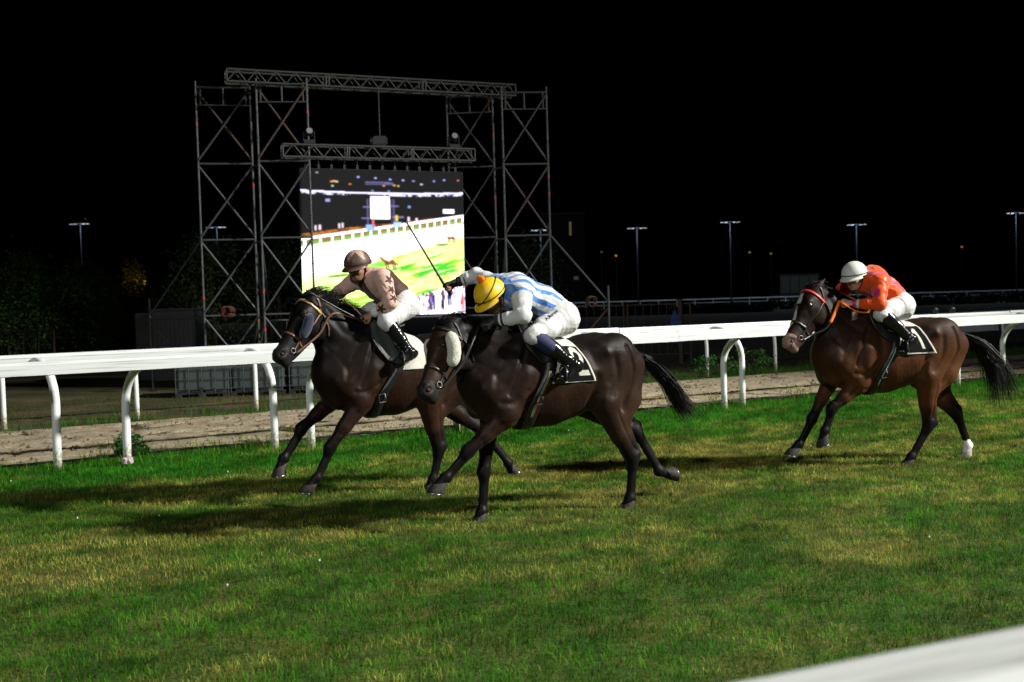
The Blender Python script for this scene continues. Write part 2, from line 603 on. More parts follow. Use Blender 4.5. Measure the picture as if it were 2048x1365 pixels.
def running_rail(name, label, t, s_posts, reach, ztop, r, sec, s0, s1, h=0.135, w=0.085, lean=0.0):
    root = empty(name, (*TP(0, t), 0), RA, label, 'rail')
    base_post = None
    for s in s_posts:
        if base_post is None:
            base_post = mesh_obj('post', *post_geo(reach, ztop - 0.012, r, lean=lean), M['white_post'], root, smooth=True)
            base_post.location = (s, 0, 0)
        else:
            part_from(base_post, root, (s + random.uniform(-.02, .02), 0, 0), (random.uniform(-.012, .012), random.uniform(-.012, .012), 0), name='post')
    x = s0; first = None
    while x < s1:
        if first is None:
            first = mesh_obj('rail_section', *rail_section_geo(sec, reach, ztop, w, h), M['white_rail'], root)
            first.location = (x, 0, 0)
        else:
            part_from(first, root, (x, 0, random.uniform(-.004, .004)), (0, random.uniform(-.0015, .0015), 0), name='rail_section')
        cj = mesh_obj('rail_joint', *box(x, reach, ztop - h / 2 - .001, 0.05, w - 0.012, h - 0.012, 0.004), M['dark'], root)
        x += sec
    return root

running_rail('running_rail', 'nearer white running rail whose curved posts lean towards the turf', 0.0, [-6.15 + 2.06 * k for k in range(14)], -0.60, 1.20, 0.044, 4.15, -9.6, 26.0, lean=0.17)
running_rail('running_rail', 'farther white running rail of the pair, its arms reaching over the sand', 0.16, [-3.02 + 2.36 * k for k in range(12)], 0.50, 1.235, 0.044, 4.3, -10.3, 26.0, lean=-0.14)
running_rail('running_rail', 'thin white rail on the far side of the sand track', 5.15, [-6.5 + 1.86 * k for k in range(19)], 0.26, 1.06, 0.036, 3.7, -14.0, 26.0, h=0.10, w=0.06)
# the rail in front of the photographer
nr = empty('running_rail', (0.385, 1.20, 0), math.radians(22.5), 'white rail close to the camera, blurred in the bottom right corner', 'rail')
mesh_obj('rail_section', *rail_section_geo(6.0, 0, 1.2, 0.17, 0.16), M['white_rail'], nr).location = (-0.9, 0.0, 0)
mesh_obj('post', *post_geo(0.34, 1.19, 0.05), M['white_post'], nr, smooth=True).location = (2.6, -0.35, 0)

# small black lamp heads on the rails, right of the third horse
for i, (s, t, z, lab) in enumerate([(13.98, 0.66, 1.235, 'round black sensor head on top of the far running rail'), (13.55, 0.66, 1.235, 'round black knob half hidden behind the rump of the bay horse')]):
    e = empty('rail_sensor', (*TP(s, t), z), RA, lab, 'sensor')
    vs, fs = tube([(0, 0, 0), (0, 0, .02), (0, 0, .035), (0, 0, .06), (0, 0, .085), (0, 0, .105), (0, 0, .115)], [.035, .035, .05, .058, .055, .04, .012], 14)
    mesh_obj('housing', vs, fs, M['black'], e, smooth=True)
    mesh_obj('lens', *tube([(0, -.052, .065), (0, -.066, .065)], [.022, .02], 12), pmat('lens_glass', (.02, .02, .03), .1), e, smooth=True)

# grey boards on the far rail at the right edge
gb = pmat('grey_board', (0.42, 0.44, 0.47), 0.6, 0, 0.12, 5)
for k in range(4):
    s = 19.2 + k * 2.05
    o = mesh_obj('barrier_board', *box(0, 0, 0.84, 2.03, 0.03, 0.50, 0.006), gb)
    o.location = (*TP(s, 5.55), 0); o.rotation_euler = (0, 0, RA)
    tag(o, 'grey barrier board', 'board', 'grey boards beyond the sand track')
    tag(o, ['grey barrier board behind the sand track, leftmost of its row, by the bay horse rump', 'grey barrier board second in the row, seen through the tail of the bay horse'][k] if k < 2 else ['grey barrier board third in the row beyond the sand, at the right edge', 'grey barrier board last in the row, cut by the right edge'][k - 2])

# ------------------------------------------------------------------ scaffold with screen
unit_tube = None
def tube_part(name, parent, a, b, r, mat, src={}):
    """one straight tube as an object of its own; tubes of a material share a mesh"""
    key = (mat.name, 'unit')
    a = Vector(a); b = Vector(b); d = b - a
    if key not in src:
        v, f = tube([(0, 0, 0), (0, 0, 1)], 1.0, 10)
        me = mesh_obj(name, v, f, mat, parent, smooth=False)
        me.data.polygons.foreach_set('use_smooth', [len(p.vertices) == 4 for p in me.data.polygons])
        src[key] = me.data
        o = me
    else:
        o = bpy.data.objects.new(name, src[key])
        COL.objects.link(o); o.parent = parent
    o.location = a
    o.rotation_mode = 'QUATERNION'
    o.rotation_quaternion = d.to_track_quat('Z', 'Y')
    o.scale = (r, r, d.length)
    return o

LIFT = 1.55
def standard_geo(h):
    pts = [(0, 0, 0)]; rad = [0.024]
    z = 0.0
    pts = []; rad = []
    for k in range(int(h / 0.5) + 1):
        z = k * 0.5 + 0.06
        if z > h - 0.05: break
        pts += [(0, 0, z - .008), (0, 0, z - .007), (0, 0, z + .007), (0, 0, z + .008)]
        rad += [0.024, 0.038, 0.038, 0.024]
    pts = [(0, 0, 0.0)] + pts + [(0, 0, h)]
    rad = [0.024] + rad + [0.024]
    return tube(pts, rad, 10)
std_mesh = {}
def standard(parent, x, y, h):
    if h not in std_mesh:
        o = mesh_obj('standard', *standard_geo(h), M['galv'], parent)
        std_mesh[h] = o.data
    else:
        o = bpy.data.objects.new('standard', std_mesh[h]); COL.objects.link(o); o.parent = parent
    o.location = (x, y, 0)
    bp = mesh_obj('base_plate', *box(0, 0, 0.012, 0.15, 0.15, 0.012), M['dark'], o)
    return o

def frame_bays(root, A, B, lifts, seed):
    rnd = random.Random(seed)
    for k in range(1, lifts + 1):
        z = k * LIFT
        tube_part('ledger', root, (*A, z), (*B, z), 0.024, M['galv'])
    for k in range(lifts):
        z0 = k * LIFT + 0.05; z1 = (k + 1) * LIFT - 0.05
        off = 0.03
        tube_part('brace', root, (A[0], A[1] - off, z0), (B[0], B[1] - off, z1), 0.022, M['galv'] if rnd.random() < .75 else M['rusty'])
        tube_part('brace', root, (A[0], A[1] + off, z1), (B[0], B[1] + off, z0), 0.022, M['galv'] if rnd.random() < .8 else M['rusty'])
    # guard frame just under the top
    z = lifts * LIFT - 0.36
    tube_part('guard_rail', root, (*A, z), (*B, z), 0.018, M['galv'])
    for a in (0.08, 0.5, 0.92):
        x = A[0] + (B[0] - A[0]) * a; y = A[1] + (B[1] - A[1]) * a
        tube_part('guard_strut', root, (x, y, z), (x, y, z + 0.36), 0.02, M['rusty'] if a != 0.5 else M['galv'])

def tower(label, pts, lifts, out, seed):
    """pts: outer, middle pair, inner standards; zig-zag plan"""
    c = pts[0]
    root = empty('scaffold_tower', (c[0], c[1], 0), 0, label, 'scaffold')
    L = [(p[0] - c[0], p[1] - c[1]) for p in pts]
    H_ = lifts * LIFT + 0.12
    for p in L: standard(root, p[0], p[1], H_)
    frame_bays(root, L[0], L[1], lifts, seed)
    frame_bays(root, L[2], L[3], lifts, seed + 1)
    for k in range(lifts + 1):
        tube_part('tie', root, (*L[1], max(0.1, k * LIFT - .06)), (*L[2], max(0.1, k * LIFT - .06)), 0.022, M['galv'])
    # outrigger bay
    o = (out[0] - c[0], out[1] - c[1]); near = L[0] if abs(out[0] - pts[0][0]) < abs(out[0] - pts[3][0]) else L[3]
    standard(root, o[0], o[1], 1.95)
    tube_part('ledger', root, (*near, 1.52), (*o, 1.52), 0.024, M['galv'])
    tube_part('raker', root, (*near, 2 * LIFT), (*o, 1.6), 0.022, M['galv'])
    tube_part('raker', root, (*o, 1.48), (near[0], near[1], .1), 0.022, M['rusty'])
    # rear rakers that keep it upright
    for p in (L[1], L[2]):
        tube_part('raker', root, (p[0], p[1], LIFT * 2 - .1), (p[0] + (0.5 if p[0] < 0.5 else -0.3), p[1] + 2.3, 0.03), 0.022, M['galv'])
        tube_part('raker', root, (p[0], p[1], LIFT - .1), (p[0] - 0.55, p[1] + 1.1, 0.03), 0.022, M['rusty'])
    # red tape marks
    rr = random.Random(seed + 5)
    for p in L:
        for k in range(2):
            z = rr.uniform(0.8, 5.6)
            mesh_obj('red_band', *tube([(p[0], p[1], z), (p[0], p[1], z + .07)], 0.0275, 10), M['red'], root)
    return root

tower('tall steel scaffold tower left of the glowing screen', [(-6.28, 21.5), (-5.23, 21.72), (-5.02, 21.38), (-4.02, 21.5)], 4, (-7.56, 22.0), 3)
tower('steel scaffold tower right of the glowing screen', [(-1.29, 23.3), (-0.28, 23.2), (-0.075, 22.95), (0.90, 23.05)], 4, (2.10, 22.6), 9)

def truss(name, label, A, B, h, dep, npan, mat):
    A = Vector(A); B = Vector(B)
    root = empty(name, A, 0, label, 'truss')
    d = B - A; L = d.length; u = d.normalized(); w = Vector((-u.y, u.x, 0)).normalized(); up = Vector((0, 0, 1))
    c = {}
    for i, (a, b) in enumerate(((0, 0), (0, 1), (1, 0), (1, 1))):
        off = w * (dep * a) + up * (h * b)
        tube_part('chord', root, off, off + d, 0.025, mat)
    for k in range(npan):
        a0 = L * k / npan; a1 = L * (k + 0.5) / npan; a2 = L * (k + 1) / npan
        for (p, q) in (((0, 0), (0, 1)), ((1, 0), (1, 1))):
            o0 = w * (dep * p[0]) + up * (h * p[1]); o1 = w * (dep * q[0]) + up * (h * q[1])
            tube_part('lacing', root, o0 + u * a0, o1 + u * a1, 0.012, mat)
            tube_part('lacing', root, o1 + u * a1, o0 + u * a2, 0.012, mat)
        o0 = up * h; o1 = w * dep + up * h
        tube_part('lacing', root, o0 + u * a0, o1 + u * a2, 0.012, mat)
        o0 = up * 0; o1 = w * dep
        tube_part('lacing', root, o0 + u * a0, o1 + u * a2, 0.012, mat)
    for a in (0, L * .32, L * .33, L * .655, L * .665, L):
        for pa in (0, 1):
            o0 = w * (dep * pa)
            tube_part('end_post', root, o0 + u * a, o0 + u * a + up * h, 0.016, mat)
    return root

truss('lattice_truss', 'long upper lattice truss spanning across both scaffold towers', (-5.50, 21.0, 6.20), (0.24, 23.35, 6.20), 0.24, 0.28, 16, M['alu'])
truss('lattice_truss', 'shorter lattice truss hanging above the screen', (-4.50, 21.28, 4.72), (-0.68, 22.75, 4.72), 0.25, 0.25, 10, M['alu'])

# chain hoist between the trusses
def on_top(a): return (-5.50 + 5.74 * a, 21.14 + 2.35 * a)
e = empty('chain_hoist', (-2.64, 22.12, 4.98), 0, 'chain hoist hanging from the middle of the upper truss', 'hoist')
mesh_obj('motor', *box(0, 0, 0.12, 0.30, 0.20, 0.2, 0.03), M['black'], e)
mesh_obj('gear_cover', *tube([(-.19, 0, .12), (-.15, 0, .12)], .085, 14), M['dark'], e)
mesh_obj('chain', *tube([(0, 0, .2), (0, 0, 1.22)], 0.013, 6), M['galv'], e)
mesh_obj('hook', *tube(spline([(0, 0, .04), (.02, 0, 0), (0, 0, -.03), (-.02, 0, -.02)], 12), 0.008, 6), M['galv'], e)
for lab, x, y in (('moving head lamp on the left end of the hanging truss', -4.02, 21.55), ('moving head lamp on the right end of the hanging truss', -1.13, 22.72)):
    e = empty('stage_lamp', (x, y, 4.98), 0.3, lab, 'stage lamp')
    mesh_obj('base', *box(0, 0, .05, .24, .2, .09, .015), M['black'], e)
    mesh_obj('yoke', *merge(box(-.11, 0, .17, .02, .08, .2, .005), box(.11, 0, .17, .02, .08, .2, .005)), M['dark'], e)
    mesh_obj('head', *tube([(0, .1, .22), (0, .06, .22), (0, -.08, .26), (0, -.12, .27)], [.05, .085, .085, .075], 14), M['black'], e, smooth=True)
    mesh_obj('lens', *tube([(0, -.121, .27), (0, -.128, .272)], [.065, .06], 14), pmat('lens_grey', (.25, .27, .28), .15), e)

# the LED screen: a picture of the race, one colour per diode cell
def paint_screen(nu, nv):
    u, v = np.meshgrid((np.arange(nu) + .5) / nu, (np.arange(nv) + .5) / nv, indexing='xy')
    I = np.zeros((nv, nu, 3))
    I[:] = (0.011, 0.011, 0.012)
    def put(mask, col): I[mask] = col
    def soft(mask, col, a): I[mask] = I[mask] * (1 - a) + np.array(col) * a
    n1 = fbm2(u * 30, v * 60, 4); n2 = fbm2(u * 9, v * 30, 8); n3 = fbm2(u * 70, v * 110, 15, 3)
    # stand lights
    rs = np.random.default_rng(5)
    for (a, b, c) in [(.10, .025, (.6, .6, .6)), (.185, .085, (1.6, .5, .2)), (.20, .08, (1.6, .9, .3)), (.215, .085, (1.5, 1.1, .5)), (.19, .115, (.8, 1.2, .9)), (.295, .10, (1.3, .3, .1)), (.345, .05, (.7, .8, 2)), (.45, .055, (.8, .8, 1.8)), (.54, .062, (.7, .8, 2)), (.62, .066, (.9, .9, 2)), (.685, .07, (.4, .5, .9)), (.735, .092, (.8, 1.1, .9)), (.815, .068, (.4, .4, 1.2)), (.88, .06, (.6, .7, 2)), (.97, .06, (1, .3, .2)), (.50, .108, (1.4, .5, .2)), (.565, .103, (1.3, .6, .2)), (.59, .107, (1.2, .8, .2)), (.43, .143, (.5, .5, 1.3)), (.53, .142, (.5, .6, 1))]:
        put(((u - a) / .008) ** 2 + ((v - b) / .0042) ** 2 < 1, c)
    put((np.abs(v - .084 - (u - .4) * .02) < .004) & (u > .385) & (u < .56), (.25, .18, .5))
    put((np.abs(v - .098) < .003) & (u > .385) & (u < .56), (.2, .3, .5))
    # far lit line
    yl = .148 + .012 * np.sin(u * 3.1)
    put(np.abs(v - yl) < .0042, (1.8, 1.7, 2.6))
    put((np.abs(v - yl - .013) < .0045) & (n3 > .46) & ((u < .3) | (u > .5)), (1.5, 1.5, 1.9))
    # verge: orange brown, green under the rail
    def mixin(mask, col, w_):
        ww = (np.clip(w_, 0, 1) * mask)[..., None]
        I[:] = I * (1 - ww) + np.array(col) * ww
    rail = .478 - .165 * u
    top = .435 - .13 * u + .02 * (n2 - .5)
    vz = (v > top) & (v < rail + .05)
    mixin(vz, (.22, .07, .012), sstep(.30, .45, n1)); mixin(vz, (.70, .22, .025), sstep(.50, .62, n1)); mixin(vz & (u > .6), (.5, .04, .015), sstep(.45, .6, n1))
    lower = (v > rail) & (v < rail + .05)
    mixin(lower, (.40, .20, .05), 1 + 0 * u); mixin(lower, (.28, .62, .10), sstep(.010, .03, v - rail) * sstep(.35, .55, n1))
    # track and turf
    gl = .735 - .30 * u
    trk = v > rail + .040
    mixin(trk, (3.0, 2.95, 3.05), sstep(.040, .055, v - rail)); mixin(trk, (1.0, .85, .90), sstep(.40, .62, fbm2(u * 12, v * 120 + u * 40, 51, 3)) * .75 * sstep(.25, .95, u) * sstep(.16, .04, v - rail))
    g = sstep(-.012, .02, v - gl + .02 * (n2 - .5))
    n4 = fbm2(u * 5 + 2, v * 26 + u * 7, 21, 4); n5 = fbm2(u * 14, v * 70 + u * 20, 23, 3)
    mixin(v > 0, (1.45, 1.62, .42), g)
    mixin(v > 0, (.62, 1.30, .10), g * sstep(.38, .52, n4)); mixin(v > 0, (.10, .85, .05), g * sstep(.47, .62, n4) * sstep(.30, .55, u)); mixin(v > 0, (2.0, 2.0, .9), g * sstep(.50, .64, n5) * .6)
    mixin(v > 0, (2.4, 2.5, 1.8), g * sstep(.04, .0, v - gl) * .8); mixin(u < .5, (2.1, 2.2, 1.1), g * sstep(.5, .2, u) * .5 * sstep(.2, .05, v - gl))
    # rail
    put((v > rail - .011) & (v < rail + .004), (2.8, 2.8, 3.0))
    a = .01
    for k in range(19):
        x = .02 + .975 * (k / 18.0) ** .82
        w = .0062 * (1 - .45 * x); hh = .060 * (1 - .38 * x)
        put((np.abs(u - x) < w) & (v > rail) & (v < rail + hh), (2.6, 2.6, 2.8))
    # the picture's own screen and scaffold
    put((np.abs(u - .475) < .06) & (v > .195) & (v < .335), (3.4, 3.3, 3.5)); put((np.abs(u - .475) < .06) & (v > .18) & (v < .193), (2.2, 1.8, 2.8)); put((np.abs(u - .475) < .02) & (v > .19) & (v < .23), (3, 2.6, 3.2))
    for x in (.395, .40, .545, .555, .56):
        put((np.abs(u - x) < .003) & (v > .20) & (v < .40), (.14, .11, .30))
    for (x0, x1, y) in ((.37, .42, .255), (.36, .41, .33), (.54, .59, .245), (.55, .62, .322)):
        put((u > x0) & (u < x1) & (np.abs(v - y) < .004), (.30, .26, .55))
    put((u > .385) & (u < .44) & (v > .375) & (v < .415), (.35, .75, 1.6)); put((u > .555) & (u < .605) & (v > .355) & (v < .39), (.6, .95, 1.5)); put((np.abs(u - .575) < .01) & (v > .31) & (v < .35), (1.1, .8, .1)); put((np.abs(u - .43) < .008) & (v > .33) & (v < .40), (1.0, .2, .2))
    put((np.abs(u - .905) < .034) & (np.abs(v - .278) < .014), (2.8, 2.6, 3.0))
    put((np.abs(u - .16) < .014) & (np.abs(v - .212) < .008), (.5, .5, 1.0)); put((np.abs(u - .655) < .01) & (np.abs(v - .25) < .007), (.3, .5, 1.1))
    for x, y in ((.085, .40), (.11, .395), (.225, .385), (.245, .38), (.65, .335), (.70, .345)):
        put((np.abs(u - x) < .006) & (np.abs(v - y) < .016), (1.3, 1.0, 1.2))
    # tiny runners
    def runner(cx, cy, s, col):
        put(((u - cx) / (.034 * s)) ** 2 + ((v - cy) / (.020 * s)) ** 2 < 1, col)
        put((np.abs((u - cx + .036 * s) - (v - cy + .012 * s) * .9) < .011 * s) & (v > cy - .035 * s) & (v < cy), col)
        for q in (-.026, -.012, .018, .03):
            put((np.abs(u - cx - q * s - (v - cy) * .15) < .004 * s) & (v > cy) & (v < cy + .055 * s), (.10, .03, .02))
        put(((u - cx + .004) / (.014 * s)) ** 2 + ((v - cy + .03 * s) / (.022 * s)) ** 2 < 1, (3, 2.6, 2.8))
        put((u > cx + .03 * s) & (u < cx + .055 * s) & (np.abs(v - cy - (u - cx) * .3) < .006 * s), (.1, .04, .02))
    soft(((u - .215) / .07) ** 2 + ((v - .725 + (u - .2) * .12) / .010) ** 2 < 1, (.06, .35, .03), .9)
    soft(((u - .86) / .045) ** 2 + ((v - .512) / .009) ** 2 < 1, (.05, .3, .03), .9)
    runner(.525, .632, 1.0, (.45, .12, .07)); runner(.915, .462, .7, (.5, .13, .06)); runner(.255, .628, .35, (.6, .2, .3))
    # rail and crowd in the low right corner
    rl = 1.02 - .30 * (u - .55)
    put(v > rl - .105, (2.5, 2.3, 2.9)); soft((v > rl - .105) & (n3 > .55), (2.0, 1.7, 2.6), .8)
    rs = np.random.default_rng(8)
    crowd = [(.695, .885, .017, (.12, .08, 1.3)), (.79, .865, .024, (.03, .03, .45)), (.855, .85, .014, (.05, .05, .10)), (.90, .84, .020, (.06, .08, .9)), (.985, .88, .018, (1.4, .12, .06))]
    for q in range(26):
        x = rs.uniform(.64, 1.0); y0 = rs.uniform(-.01, .05) + 1.02 - .30 * (x - .55) - .09
        crowd.append((x, y0, rs.uniform(.005, .010), [(1.6, 1.3, 2.2), (.10, .10, .5), (.9, .25, .2), (.05, .05, .09), (2.2, 2.0, 2.6), (.5, .35, .8)][rs.integers(0, 6)]))
    for (x, y0, w, c) in crowd:
        sway = .01 * np.sin(v * 60 + x * 50)
        put((np.abs(u - x - sway * .5) < w * (1 - .45 * np.clip((v - y0) * 12, 0, 1))) & (v > y0) & (v < y0 + .055), c)
        for sg in (-1, 1): put((np.abs(u - x - sg * w * .45) < w * .28) & (v >= y0 + .05) & (v < y0 + .105), tuple(.35 * q_ for q_ in c))
        put(((u - x) / (.007 + w * .15)) ** 2 + ((v - y0 + .010) / .011) ** 2 < 1, (.25, .1, .10))
    put((np.abs(u - .845) < .02) & (np.abs(v - .955) < .004), (.1, .1, .2))
    for _ in range(2):
        K = np.pad(I, ((1, 1), (1, 1), (0, 0)), mode='edge')
        I = (K[1:-1, 1:-1] * 4 + (K[:-2, 1:-1] + K[2:, 1:-1] + K[1:-1, :-2] + K[1:-1, 2:]) * 2 + K[:-2, :-2] + K[2:, 2:] + K[:-2, 2:] + K[2:, :-2]) / 16
    return I

NU, NVV = 300, 272
img = paint_screen(NU, NVV)
tl, tr, br, bl = [np.array(p) for p in ((-4.24, 21.6, 4.52), (-0.97, 22.9, 4.50), (-1.00, 22.9, 1.44), (-4.28, 21.6, 1.47))]
scr = empty('led_screen', (-2.62, 22.25, 1.45), 0, 'bright LED screen showing the race, hung between the scaffold towers', 'screen')
org = np.array([-2.62, 22.25, 1.45])
uu = np.linspace(0, 1, NU + 1); vv = np.linspace(0, 1, NVV + 1)
U2, V2 = np.meshgrid(uu, vv, indexing='xy')
nrm = unit(np.cross(tr - tl, bl - tl)); nrm = nrm if nrm[1] < 0 else -nrm
# every cell has its own four corners so the diode cells keep hard edges
def cellpos(a, b):
    return (tl * (1 - a)[..., None] * (1 - b)[..., None] + tr * a[..., None] * (1 - b)[..., None] + br * a[..., None] * b[..., None] + bl * (1 - a)[..., None] * b[..., None])
a0, b0 = np.meshgrid(uu[:-1], vv[:-1], indexing='xy'); a1, b1 = np.meshgrid(uu[1:], vv[1:], indexing='xy')
cv = np.stack([cellpos(a0, b0), cellpos(a0, b1), cellpos(a1, b1), cellpos(a1, b0)], 2).reshape(-1, 3) + nrm * 0.004 - org
cf = np.arange(len(cv)).reshape(-1, 4)
cc = np.repeat(img.reshape(-1, 3), 4, axis=0)
m, n, l, b = new_mat('led_picture')
a = n.new('ShaderNodeAttribute'); a.attribute_name = 'Col'
b.inputs['Base Color'].default_value = (0.004, 0.004, 0.004, 1); b.inputs['Roughness'].default_value = 0.7; b.inputs['Specular IOR Level'].default_value = 0.1
l.new(a.outputs['Color'], b.inputs['Emission Color']); b.inputs['Emission Strength'].default_value = 1.0
mesh_obj('picture', cv, cf, m, scr, colors=cc)
cab = [tl, tr, br, bl]
cv2 = [p + nrm * 0.0 + (p - (tl + br) / 2) * 0.004 - org for p in cab] + [p - nrm * 0.14 + (p - (tl + br) / 2) * 0.004 - org for p in cab]
mesh_obj('cabinet', cv2, [[0, 3, 2, 1], [4, 5, 6, 7], [0, 1, 5, 4], [1, 2, 6, 5], [2, 3, 7, 6], [3, 0, 4, 7]], M['black'], scr)
hb = None
for k in range(13):
    a = (k + .5) / 13
    p = tl * (1 - a) + tr * a - nrm * .06 - org
    g = merge(box(0, 0, .05, .05, .05, .10, .006), box(0, 0, .14, .018, .018, .12, .003))
    if hb is None:
        hb = mesh_obj('hanging_bracket', *g, M['alu'], scr); hb.location = p
    else:
        part_from(hb, scr, p, name='hanging_bracket')
tube_part('bottom_bar', scr, tuple(np.array((-5.0, 21.5, 1.42)) - org), tuple(np.array((-0.1, 23.1, 1.38)) - org), 0.024, M['galv'])

# water tanks used as ballast
tank = pmat('translucent_tank', (0.045, 0.058, 0.054), 0.5, 0, 0.1, 3)
def ibc(x, y, lab, rz):
    e = empty('water_tank', (x, y, 0), rz, lab, 'water tank', 'caged water tanks under the scaffold')
    mesh_obj('tank_body', *box(0, 0, .34, .98, .92, .50, .05), tank, e)
    mesh_obj('pallet', *merge(box(0, 0, .075, 1.04, .98, .025), *[box(x_, 0, .03, .12, .98, .06) for x_ in (-.45, 0, .45)]), M['dark'], e)
    for k in range(3):
        z = .16 + k * .19
        mesh_obj('cage_hoop', *tube([(-.52, -.49, z), (.52, -.49, z), (.52, .49, z), (-.52, .49, z), (-.52, -.49, z)], .009, 6), M['galv'], e)
    for k in range(5):
        x_ = -.5 + k * .25
        tube_part('cage_bar', e, (x_, -.495, .07), (x_, -.495, .60), .009, M['galv'])
    mesh_obj('valve', *tube([(0, -.47, .16), (0, -.54, .16)], .04, 10), M['black'], e)
for x, y, rz, lab in ((-6.0, 20.62, .05, 'caged pale water tank, leftmost of the row under the left scaffold tower'), (-4.93, 20.7, -.03, 'caged pale water tank in the middle under the left scaffold tower'), (-3.86, 20.85, .04, 'caged pale water tank right of the middle one, behind the muzzle of the horse')):
    ibc(x, y, lab, rz)
for x, y, rgb, lab in ((-5.72, 21.2, (0.30, 0.06, 0.04), 'small bundle of red ratchet straps hung in the left scaffold tower'), (1.72, 22.65, (0.26, 0.10, 0.08), 'reddish strap bundle hung on the right scaffold outrigger')):
    g = []
    rr = random.Random(int(x * 10))
    for k in range(7):
        c = [rr.uniform(-.05, .05) for _ in range(2)]
        g.append(tube([(c[0] + .09 * math.cos(t), c[1] + .02 * math.sin(2 * t), rr.uniform(-.01, .01) + .11 * math.sin(t)) for t in np.linspace(0, 6.0, 14)], .014, 6))
    o = mesh_obj('strap_bundle', *merge(*g), pmat('strap', tuple(c * .22 for c in rgb), .8), smooth=True); o.location = (x, y, 1.62)
    tag(o, lab, 'straps')

# litter and a jacket left on a post
r_ = np.random.default_rng(9)
V_, Q_ = sdf_mesh([ell((0, 0, .035), (.05, .035, .035)), ell((.03, .01, .045), (.03, .03, .025)), ell((-.03, .005, .03), (.03, .03, .03))], .008)
V_ = V_ + vnormals(V_, Q_) * ((vnoise3(V_ * 45, 2) - .5) * .03)[:, None]
o = mesh_obj('crumpled_paper', V_, Q_, pmat('pink_paper', (.50, .36, .38), .8)); o.location = (*TP(.02, -.12), .03)
tag(o, 'crumpled pinkish paper at the foot of a near rail post on the left', 'litter')
p_ = empty('wooden_post', (4.22, 26.3, 0), 0, 'rusty brown post beyond the rail, right of the barred fence', 'post')
mesh_obj('shaft', *box(0, 0, .78, .10, .10, 1.56, .01), M['rust_fence'], p_)
mesh_obj('cap', *box(0, 0, 1.585, .14, .14, .05, .01), M['rust_fence'], p_)
V_, Q_ = sdf_mesh([cap((-.02, 0, 1.28), (0, 0, .95), .05, .10, .04, .05, k=.05), cap((-.08, 0, 1.2), (-.13, 0, .9), .04, .05, .03, .03, k=.03), cap((.07, 0, 1.2), (.10, 0, .92), .04, .045, .03, .03, k=.03), cap((-.03, 0, .95), (-.06, 0, .55), .09, .06, .04, .03, k=.04)], .016)
V_ = V_ + vnormals(V_, Q_) * ((vnoise3(V_ * 16, 2) - .5) * .04)[:, None]
o = mesh_obj('blue_jacket', V_, Q_, pmat('blue_cloth', (.03, .05, .16), .8), smooth=True); o.location = (4.10, 26.18, 0)
tag(o, 'blue jacket hanging on the rusty post beyond the rail', 'jacket')
# ------------------------------------------------------------------ things beyond the track
def leaf_cloud(center, radii, n, size, seed, col, lump=0.35, droop=0.0, taper=0.0):
    r = np.random.default_rng(seed)
    V = []; C = []
    # clump centres on and inside an uneven crown
    nc = max(10, n // 38)
    d = r.normal(size=(nc, 3)); d /= np.linalg.norm(d, axis=1)[:, None]
    rad = r.uniform(0.45, 1.0, nc) ** 0.6 * (1 + lump * (r.random(nc) - .5))
    cc = d * rad[:, None]
    if taper: cc[:, :2] *= (1 - taper * (cc[:, 2:3] * .5 + .5))
    cc = cc * np.array(radii) + np.array(center)
    own = r.integers(0, nc, n)
    pos = cc[own] + r.normal(size=(n, 3)) * np.array(radii) * 0.13
    a = r.normal(size=(n, 3)); a /= np.linalg.norm(a, axis=1)[:, None]
    b = np.cross(a, r.normal(size=(n, 3))); b /= np.linalg.norm(b, axis=1)[:, None]
    s = size * r.uniform(.6, 1.3, n)[:, None]
    P = np.stack([pos - a * s, pos + b * s * .45, pos + a * s, pos - b * s * .45], 1).reshape(-1, 3)
    shade = (0.6 + 0.8 * r.random(nc))[own] * r.uniform(.75, 1.25, n)
    col = np.array(col)[None] * 2.8 * shade[:, None] * (1 + np.array([.25, .0, -.2])[None] * (r.random((n, 1)) - .5))
    return P, np.arange(len(P)).reshape(-1, 4), np.repeat(col, 4, axis=0)

leafm = attr_mat('leaf_green', .55, .3, trans=.25)
bark = pmat('bark', (0.07, 0.05, 0.035), .9, 0, .4, 14, .6, 40)
def tree(label, base, h, rad, seed, col=(.035, .075, .02), n=5200, trunk_r=.1, conifer=False, group=None, lowest=.12):
    e = empty('tree', (base[0], base[1], 0), 0, label, 'tree', group)
    rr = random.Random(seed)
    g = [tube([(0, 0, 0), (.04, .02, h * .3), (-.03, .05, h * .6), (0.02, 0, h * .92)], [trunk_r, trunk_r * .8, trunk_r * .5, .012], 8)]
    for k in range(12):
        a = k * 2.4 + rr.random(); z = h * (.18 + .06 * k)
        L = rad * (.95 - .05 * k)
        g.append(tube([(0, 0, z), (math.cos(a) * L * .5, math.sin(a) * L * .5, z + .12 * h), (math.cos(a) * L, math.sin(a) * L, z + .18 * h)], [trunk_r * .35, trunk_r * .2, .006], 5))
    mesh_obj('trunk', *merge(*g), bark, e, smooth=True)
    V, Q, C = leaf_cloud((0, 0, h * (.5 + lowest * .5)), (rad, rad, h * (.5 - lowest * .45)), n, .055 if not conifer else .05, seed, col, taper=.75 if conifer else .25)
    mesh_obj('crown', V, Q, leafm, e, colors=C)
    return e
tree('pointed dark green tree at the far left behind the rusty fence', (-13.9, 30.2), 3.55, 1.25, 5, (.055, .115, .03), n=6500, conifer=True)
tree('bushy dark tree right of the pointed one at the far left', (-12.5, 30.8), 3.2, 1.15, 6, (.05, .10, .028), n=6000)
tree('dark rounded tree cut by the left edge of the picture', (-15.6, 31.0), 3.0, 1.3, 12, n=5000)
tree('dim tree behind the left scaffold outrigger', (-8.1, 28.5), 3.7, 1.2, 8, (.025, .045, .015), n=4500)
